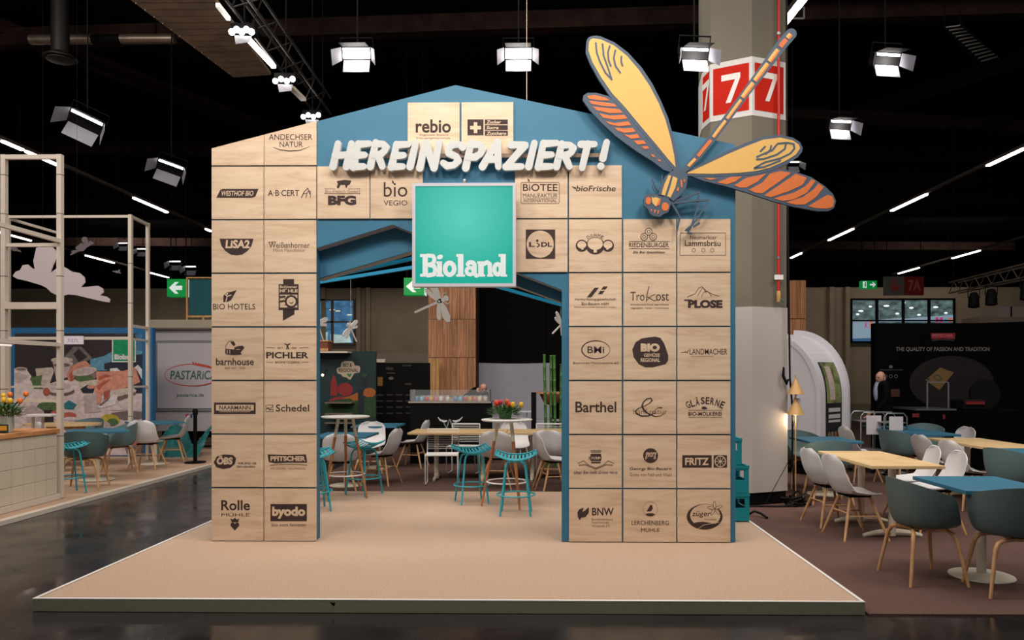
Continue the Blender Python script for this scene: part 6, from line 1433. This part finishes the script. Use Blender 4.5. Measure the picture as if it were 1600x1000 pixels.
# ---------------------------------------------------------------- lamps and ceiling gear
def flood(cx_, cy_, w_px, lab, yaw=0, Y=10.4, tilt=.35, roll=0, power=0, glow=lamp_e, full=False):
    X, Z = PP(cx_, cy_, Y); e = empty('flood_lamp', (X, Y, Z), lab, 'lamp', 'barn-door flood lamps'); e.rotation_euler = (tilt, roll, yaw)
    w_ = w_px/F*Y/2; h_ = w_*.42
    def lo(bb, nm, m): o = bb.build(nm, m); o.parent = e; return o
    lo(B().box(-w_, w_, .0, .12, -h_, h_, .01), 'housing', black); lo(B().box(-w_*.92, w_*.92, -.006, -.001, h_*(-.75 if full else .45), h_*.85), 'glowing_panel', glow)
    b1 = B(); b1.add([(-w_*.9, -.01, -h_), (w_*.9, -.01, -h_), (w_*.9, -.12, -h_-w_*.75), (-w_*.9, -.12, -h_-w_*.75)], [(0, 1, 2, 3)]); b1.add([(-w_*.9, -.006, -h_), (w_*.9, -.006, -h_), (w_*.9, -.116, -h_-w_*.75), (-w_*.9, -.116, -h_-w_*.75)], [(3, 2, 1, 0)]); lo(b1, 'barn_door', barn)
    b1 = B(); b1.add([(-w_*.9, -.01, h_), (w_*.9, -.01, h_), (w_*.9, -.25, h_+w_*.2), (-w_*.9, -.25, h_+w_*.2)], [(0, 1, 2, 3)]); lo(b1, 'barn_door', black)
    for s in (-1, 1):
        b1 = B(); b1.add([(s*w_, -.01, -h_), (s*w_, -.01, h_), (s*(w_+w_*.45), -.22, h_*.5), (s*(w_+w_*.45), -.22, -h_*1.9)], [(0, 1, 2, 3)]); lo(b1, 'barn_door', barn)
    lo(B().tube([(-w_-.02, .06, 0), (-w_-.02, .06, h_+.12), (w_+.02, .06, h_+.12), (w_+.02, .06, 0)], .010, 5), 'yoke', black)
    B().tube([(X, Y+.05, Z+h_+.1), (X, Y+.05, 9.19)], .012, 5).build('drop_pole', black, None).parent = None
    o = [o_ for o_ in C.objects if o_.name.startswith('drop_pole') and o_.parent is None][-1]
    o.parent = e; o.matrix_parent_inverse = (Matrix.Translation((X, Y, Z)) @ e.rotation_euler.to_matrix().to_4x4()).inverted()
    if power:
        l = bpy.data.lights.new('flood_beam', 'SPOT'); l.energy = power; l.spot_size = 2.2; l.spot_blend = .8; l.shadow_soft_size = .12; l.color = (1, .95, .9)
        o = bpy.data.objects.new('flood_beam', l); C.objects.link(o); o.parent = e; o.location = (0, -.16, 0); o.rotation_euler = (PI/2-.5, 0, 0)
flood(557, 84, 46, 'flood lamp above the left slope of the gate', .0, power=60, full=True); flood(810, 84, 44, 'flood lamp above the right slope of the gate', 0, power=60, full=True)
flood(1086, 84, 44, 'flood lamp just left of the red number band', .1, 8.35, power=50); flood(1386, 92, 44, 'flood lamp on the right, nearest the frame edge', .15, power=50)
flood(1313, 195, 36, 'smaller flood lamp right of the pillar', .15, 13, power=40); flood(1239, 256, 20, 'flood lamp peeping out behind the dragonfly wing', 0, 15)
flood(134, 190, 52, 'flood lamp seen edge-on at the upper left', .25, 12, .35, .42); flood(266, 262, 40, 'smaller flood lamp seen edge-on left of the gate', .25, 14, .35, .32)
for i, (x, y, w_) in enumerate(((193, 382, 15), (222, 391, 15), (274, 411, 18), (298, 419, 18))):
    flood(x, y, w_, ('leftmost', 'second', 'third', 'rightmost')[i]+' of the four small flood lamps beyond the rear frame', 0, 24, .3)
# tube lines (continuous rails with lit tubes)
def line(px0, py0, px1, py1, tubes, lab, H=5.4):
    def at(px):
        t = (px-px0)/(px1-px0); py = py0+(py1-py0)*t; zc = F*(-H)/(py-HY); xc = (px-CX)/F*zc; return Vector((xc*CT-zc*ST, xc*ST+zc*CT, EYE+H))
    A_, B_ = at(px0), at(px1); e = empty('tube_rail', A_.lerp(B_, .5), lab, 'lamp', 'ceiling tube rails')
    B().beam(A_+Vector((0, 0, .06)), B_+Vector((0, 0, .06)), .10, .08).build('rail', mat('rail_grey', (96, 84, 76), .6), e)
    for a, c in tubes: B().beam(at(a), at(c), .09, .05).build('glowing_tube', strip_e, e)
    for t in (.15, .5, .85): q = A_.lerp(B_, t); B().tube([q+Vector((0, 0, .1)), Vector((q.x, q.y, 9.19))], .008, 4).build('hanger', black, e)
line(-60, 193, 329, 361, ((-40, -5), (4, 35), (41, 96), (209, 261), (322, 329)), 'long ceiling rail with lit tubes at the far left')
line(-30, 355, 268, 435, ((-20, 12), (14, 48), (134, 178), (233, 263)), 'second lower ceiling rail with lit tubes on the left')
line(1236, 403, 1660, 204, ((1236, 1252), (1295, 1333), (1393, 1448), (1543, 1600), (1615, 1655)), 'long ceiling rail with lit tubes on the right')
line(1395, 430, 1600, 372, ((1404, 1436), (1488, 1531)), 'second lower ceiling rail with lit tubes on the right')
line(1196, 73, 1262, -10, ((1201, 1222), (1226, 1241), (1243, 1256)), 'steep lit tube rail at the top above the dragonfly tail', 5.0)
# truss with lamps at upper left
tl_ = empty('ceiling_truss', (-3.5, 9, 6.4), 'black ceiling truss with lit tube and lamps at the upper left', 'truss')
def at3(px, py, H=4.7): zc = F*H/(HY-py); xc = (px-CX)/F*zc; return Vector((xc*CT-zc*ST, xc*ST+zc*CT, EYE+H))
A_, B_ = at3(330, -30), at3(492, 178)
for dx, dz in ((0, 0), (.28, 0), (0, .28), (.28, .28)): B().tube([A_+Vector((dx, 0, dz)), B_+Vector((dx, 0, dz))], .024, 6).build('chord', mat('truss_dark', (44, 40, 38), .5, metal=.4), tl_)
for k in range(14):
    a = A_.lerp(B_, k/14); c = A_.lerp(B_, (k+1)/14); s = k % 2; B().tube([a+Vector((.28*s, 0, .28*s)), c+Vector((.28*(1-s), 0, .28*(1-s)))], .011, 5).build('brace', MATS['truss_dark'], tl_)
B().beam(at3(386, 47)+Vector((-.04, 0, -.06)), at3(432, 98)+Vector((-.04, 0, -.06)), .06, .05).build('glowing_tube', strip_e, tl_)
B().beam(at3(345, 0)+Vector((-.04, 0, -.06)), at3(362, 22)+Vector((-.04, 0, -.06)), .05, .05).build('glowing_tube', mat('tube_dim', (255, 246, 236), emit=.6), tl_); B().beam(at3(450, 122)+Vector((-.04, 0, -.06)), at3(478, 150)+Vector((-.04, 0, -.06)), .09, .05).build('rail', frame_w, tl_)
for q in (A_, B_): B().tube([q+Vector((.14, 0, .3)), Vector((q.x+.14, q.y, 9.19))], .01, 4).build('wire', black, tl_)
for i, (x, y, n_, Y) in enumerate(((378, 48, 5, 9.6), (444, 125, 4, 11), (486, 181, 4, 12.5))):
    X, Z = PP(x, y, Y); e = empty('lamp_cluster', (X, Y, Z), ('upper', 'middle', 'lowest')[i]+' bright lamp cluster on the upper-left truss', 'lamp', 'truss lamp clusters')
    B().box(X-.16, X+.16, Y+.02, Y+.14, Z-.04, Z+.12, .01).build('housing', black, e)
    for k in range(n_): B().blob((X-.13+.26*k/(n_-1), Y-.01, Z-.02+.03*(k % 2)), .042, 10, 6).build('bulb', lamp_e, e, True)
    b1 = B(); b1.add([(X-.1, Y, Z-.06), (X+.13, Y, Z-.07), (X+.16, Y-.15, Z-.22), (X-.02, Y-.15, Z-.24)], [(0, 1, 2, 3)]); b1.build('barn_door', barn, e)
    B().tube([(X, Y+.08, Z+.12), (X, Y+.08, 9.19)], .014, 5).build('drop_pole', black, e)
# corrugated duct underside, round duct, pendant funnel, louvre
dk_ = empty('corrugated_duct', (-4.5, 11, 6.5), 'broad corrugated grey duct underside at the upper left', 'duct')
H_ = 5.9; qq = [at3(196, -6, H_), at3(332, -6, H_), at3(424, 118, H_), at3(366, 122, H_)]
n = 14
for k in range(n):
    a0 = qq[0].lerp(qq[3], k/n); a1 = qq[0].lerp(qq[3], (k+.86)/n); b0 = qq[1].lerp(qq[2], k/n); b1_ = qq[1].lerp(qq[2], (k+.86)/n)
    bb = B(); V = [a0, b0, b1_, a1]; U = [v+Vector((0, 0, .06)) for v in V]; bb.add(V+U, [(0, 1, 2, 3), (7, 6, 5, 4), (0, 4, 5, 1), (1, 5, 6, 2), (2, 6, 7, 3), (3, 7, 4, 0)]); bb.build('duct_rib', mat('duct_grey', (170, 148, 128), .5, metal=.2, grain=.25, scale=2), dk_)
bb = B(); U = [v+Vector((0, 0, .062)) for v in qq]; W_ = [v+Vector((0, 0, .5)) for v in qq]; bb.add(U+W_, [(0, 1, 2, 3), (7, 6, 5, 4), (0, 4, 5, 1), (1, 5, 6, 2), (2, 6, 7, 3), (3, 7, 4, 0)]); bb.build('duct_box', ceilm, dk_)
for q in (qq[0], qq[2]): B().tube([q+Vector((0, 0, .5)), Vector((q.x, q.y, 9.19))], .01, 4).build('hanger', black, dk_)
pd = empty('round_duct', (-8, 14, 8), 'round galvanised duct in the dark upper left', 'duct'); pts = [PP(48, 62, 15), PP(273, 60, 15)]
B().tube([(pts[0][0], 15, pts[0][1]), (pts[0][0]*.57+pts[1][0]*.43, 15, pts[0][1])], .10, 14).build('duct_length', galv, pd, True); B().tube([(pts[0][0]*.37+pts[1][0]*.63, 15, pts[0][1]), (pts[1][0], 15, pts[0][1])], .10, 14).build('duct_length', galv, pd, True); B().tube([(pts[0][0]*.58+pts[1][0]*.42, 15, pts[0][1]), (pts[0][0]*.38+pts[1][0]*.62, 15, pts[0][1])], .09, 12).build('duct_sleeve', black, pd, True)
for x in (pts[0][0]+.4, pts[1][0]-.4): B().tube([(x, 15, pts[0][1]+.1), (x, 15, 9.19)], .01, 4).build('hanger', black, pd)
X, Z = PP(94, 92, 14); fn_ = empty('air_outlet', (X, 14, Z), 'dim hanging air outlet at the upper left', 'duct')
dg = mat('dark_metal', (46, 42, 40), .5, metal=.5)
B().lathe([(.10, .06), (.30, .0), (.30, .02), (.16, .12), (.15, 9.19-Z)], 20, (X, 14, Z)).build('outlet', dg, fn_, True); B().lathe([(.05, -.08), (.24, -.05), (.22, -.02), (.05, -.02)], 20, (X, 14, Z+.02)).build('diffuser', mat('dim_steel', (96, 90, 84), .4, metal=.5), fn_, True)
lv = empty('ceiling_louvre', tuple(at3(1520, 70, 6.6)), 'slatted ceiling louvre at the upper right', 'louvre')
for k in range(12):
    a = at3(1478+5.6*k*.9, 43+4.8*k, 6.6); c = at3(1500+5.6*k*.95, 40+4.4*k, 6.6); B().beam(a, c, .03, .02).build('slat', mat('slat_grey', (120, 116, 112), .5), lv)
for (a, c) in ((at3(1476, 42, 6.62), at3(1536, 101, 6.62)), (at3(1500, 38, 6.62), at3(1562, 92, 6.62))): B().beam(a, c, .03, .04).build('side_rail', black, lv); B().tube([a, Vector((a.x, a.y, 9.19))], .008, 4).build('hanger', black, lv)
hs_ = PP(823, 160, 7.4); B().tube([(hs_[0], 7.4, PP(823, 150, 7.4)[1]-.3), (hs_[0], 7.4, 9.19)], .004, 5).build('suspension_wire', galv); o = C.objects[-1] if False else bpy.data.objects['suspension_wire']; tag(o, 'thin steel wire dropping behind the right slope of the gate', 'wire')
# aluminium frame at the top right
af = empty('hanging_rack', tuple(at3(1225, 20, 5.2)), 'thin hanging aluminium frame at the top, across the lit tube', 'frame')
Yh = 10.9; f0 = PP(1194, 12, Yh); f1 = PP(1256, 29, Yh)
for (x0_, z0_, x1_, z1_) in ((f0[0], f0[1], f1[0], f0[1]), (f0[0], f1[1], f1[0], f1[1]), (f0[0], f0[1], f0[0], f1[1]), (f1[0], f0[1], f1[0], f1[1])): B().beam((x0_, Yh, z0_), (x1_, Yh, z1_), .02, .02, (0, 1, 0)).build('frame_bar', steel, af)
for x in (f0[0], f1[0]): B().tube([(x, Yh, f0[1]), (x, Yh, 9.19)], .004, 4).build('wire', black, af)
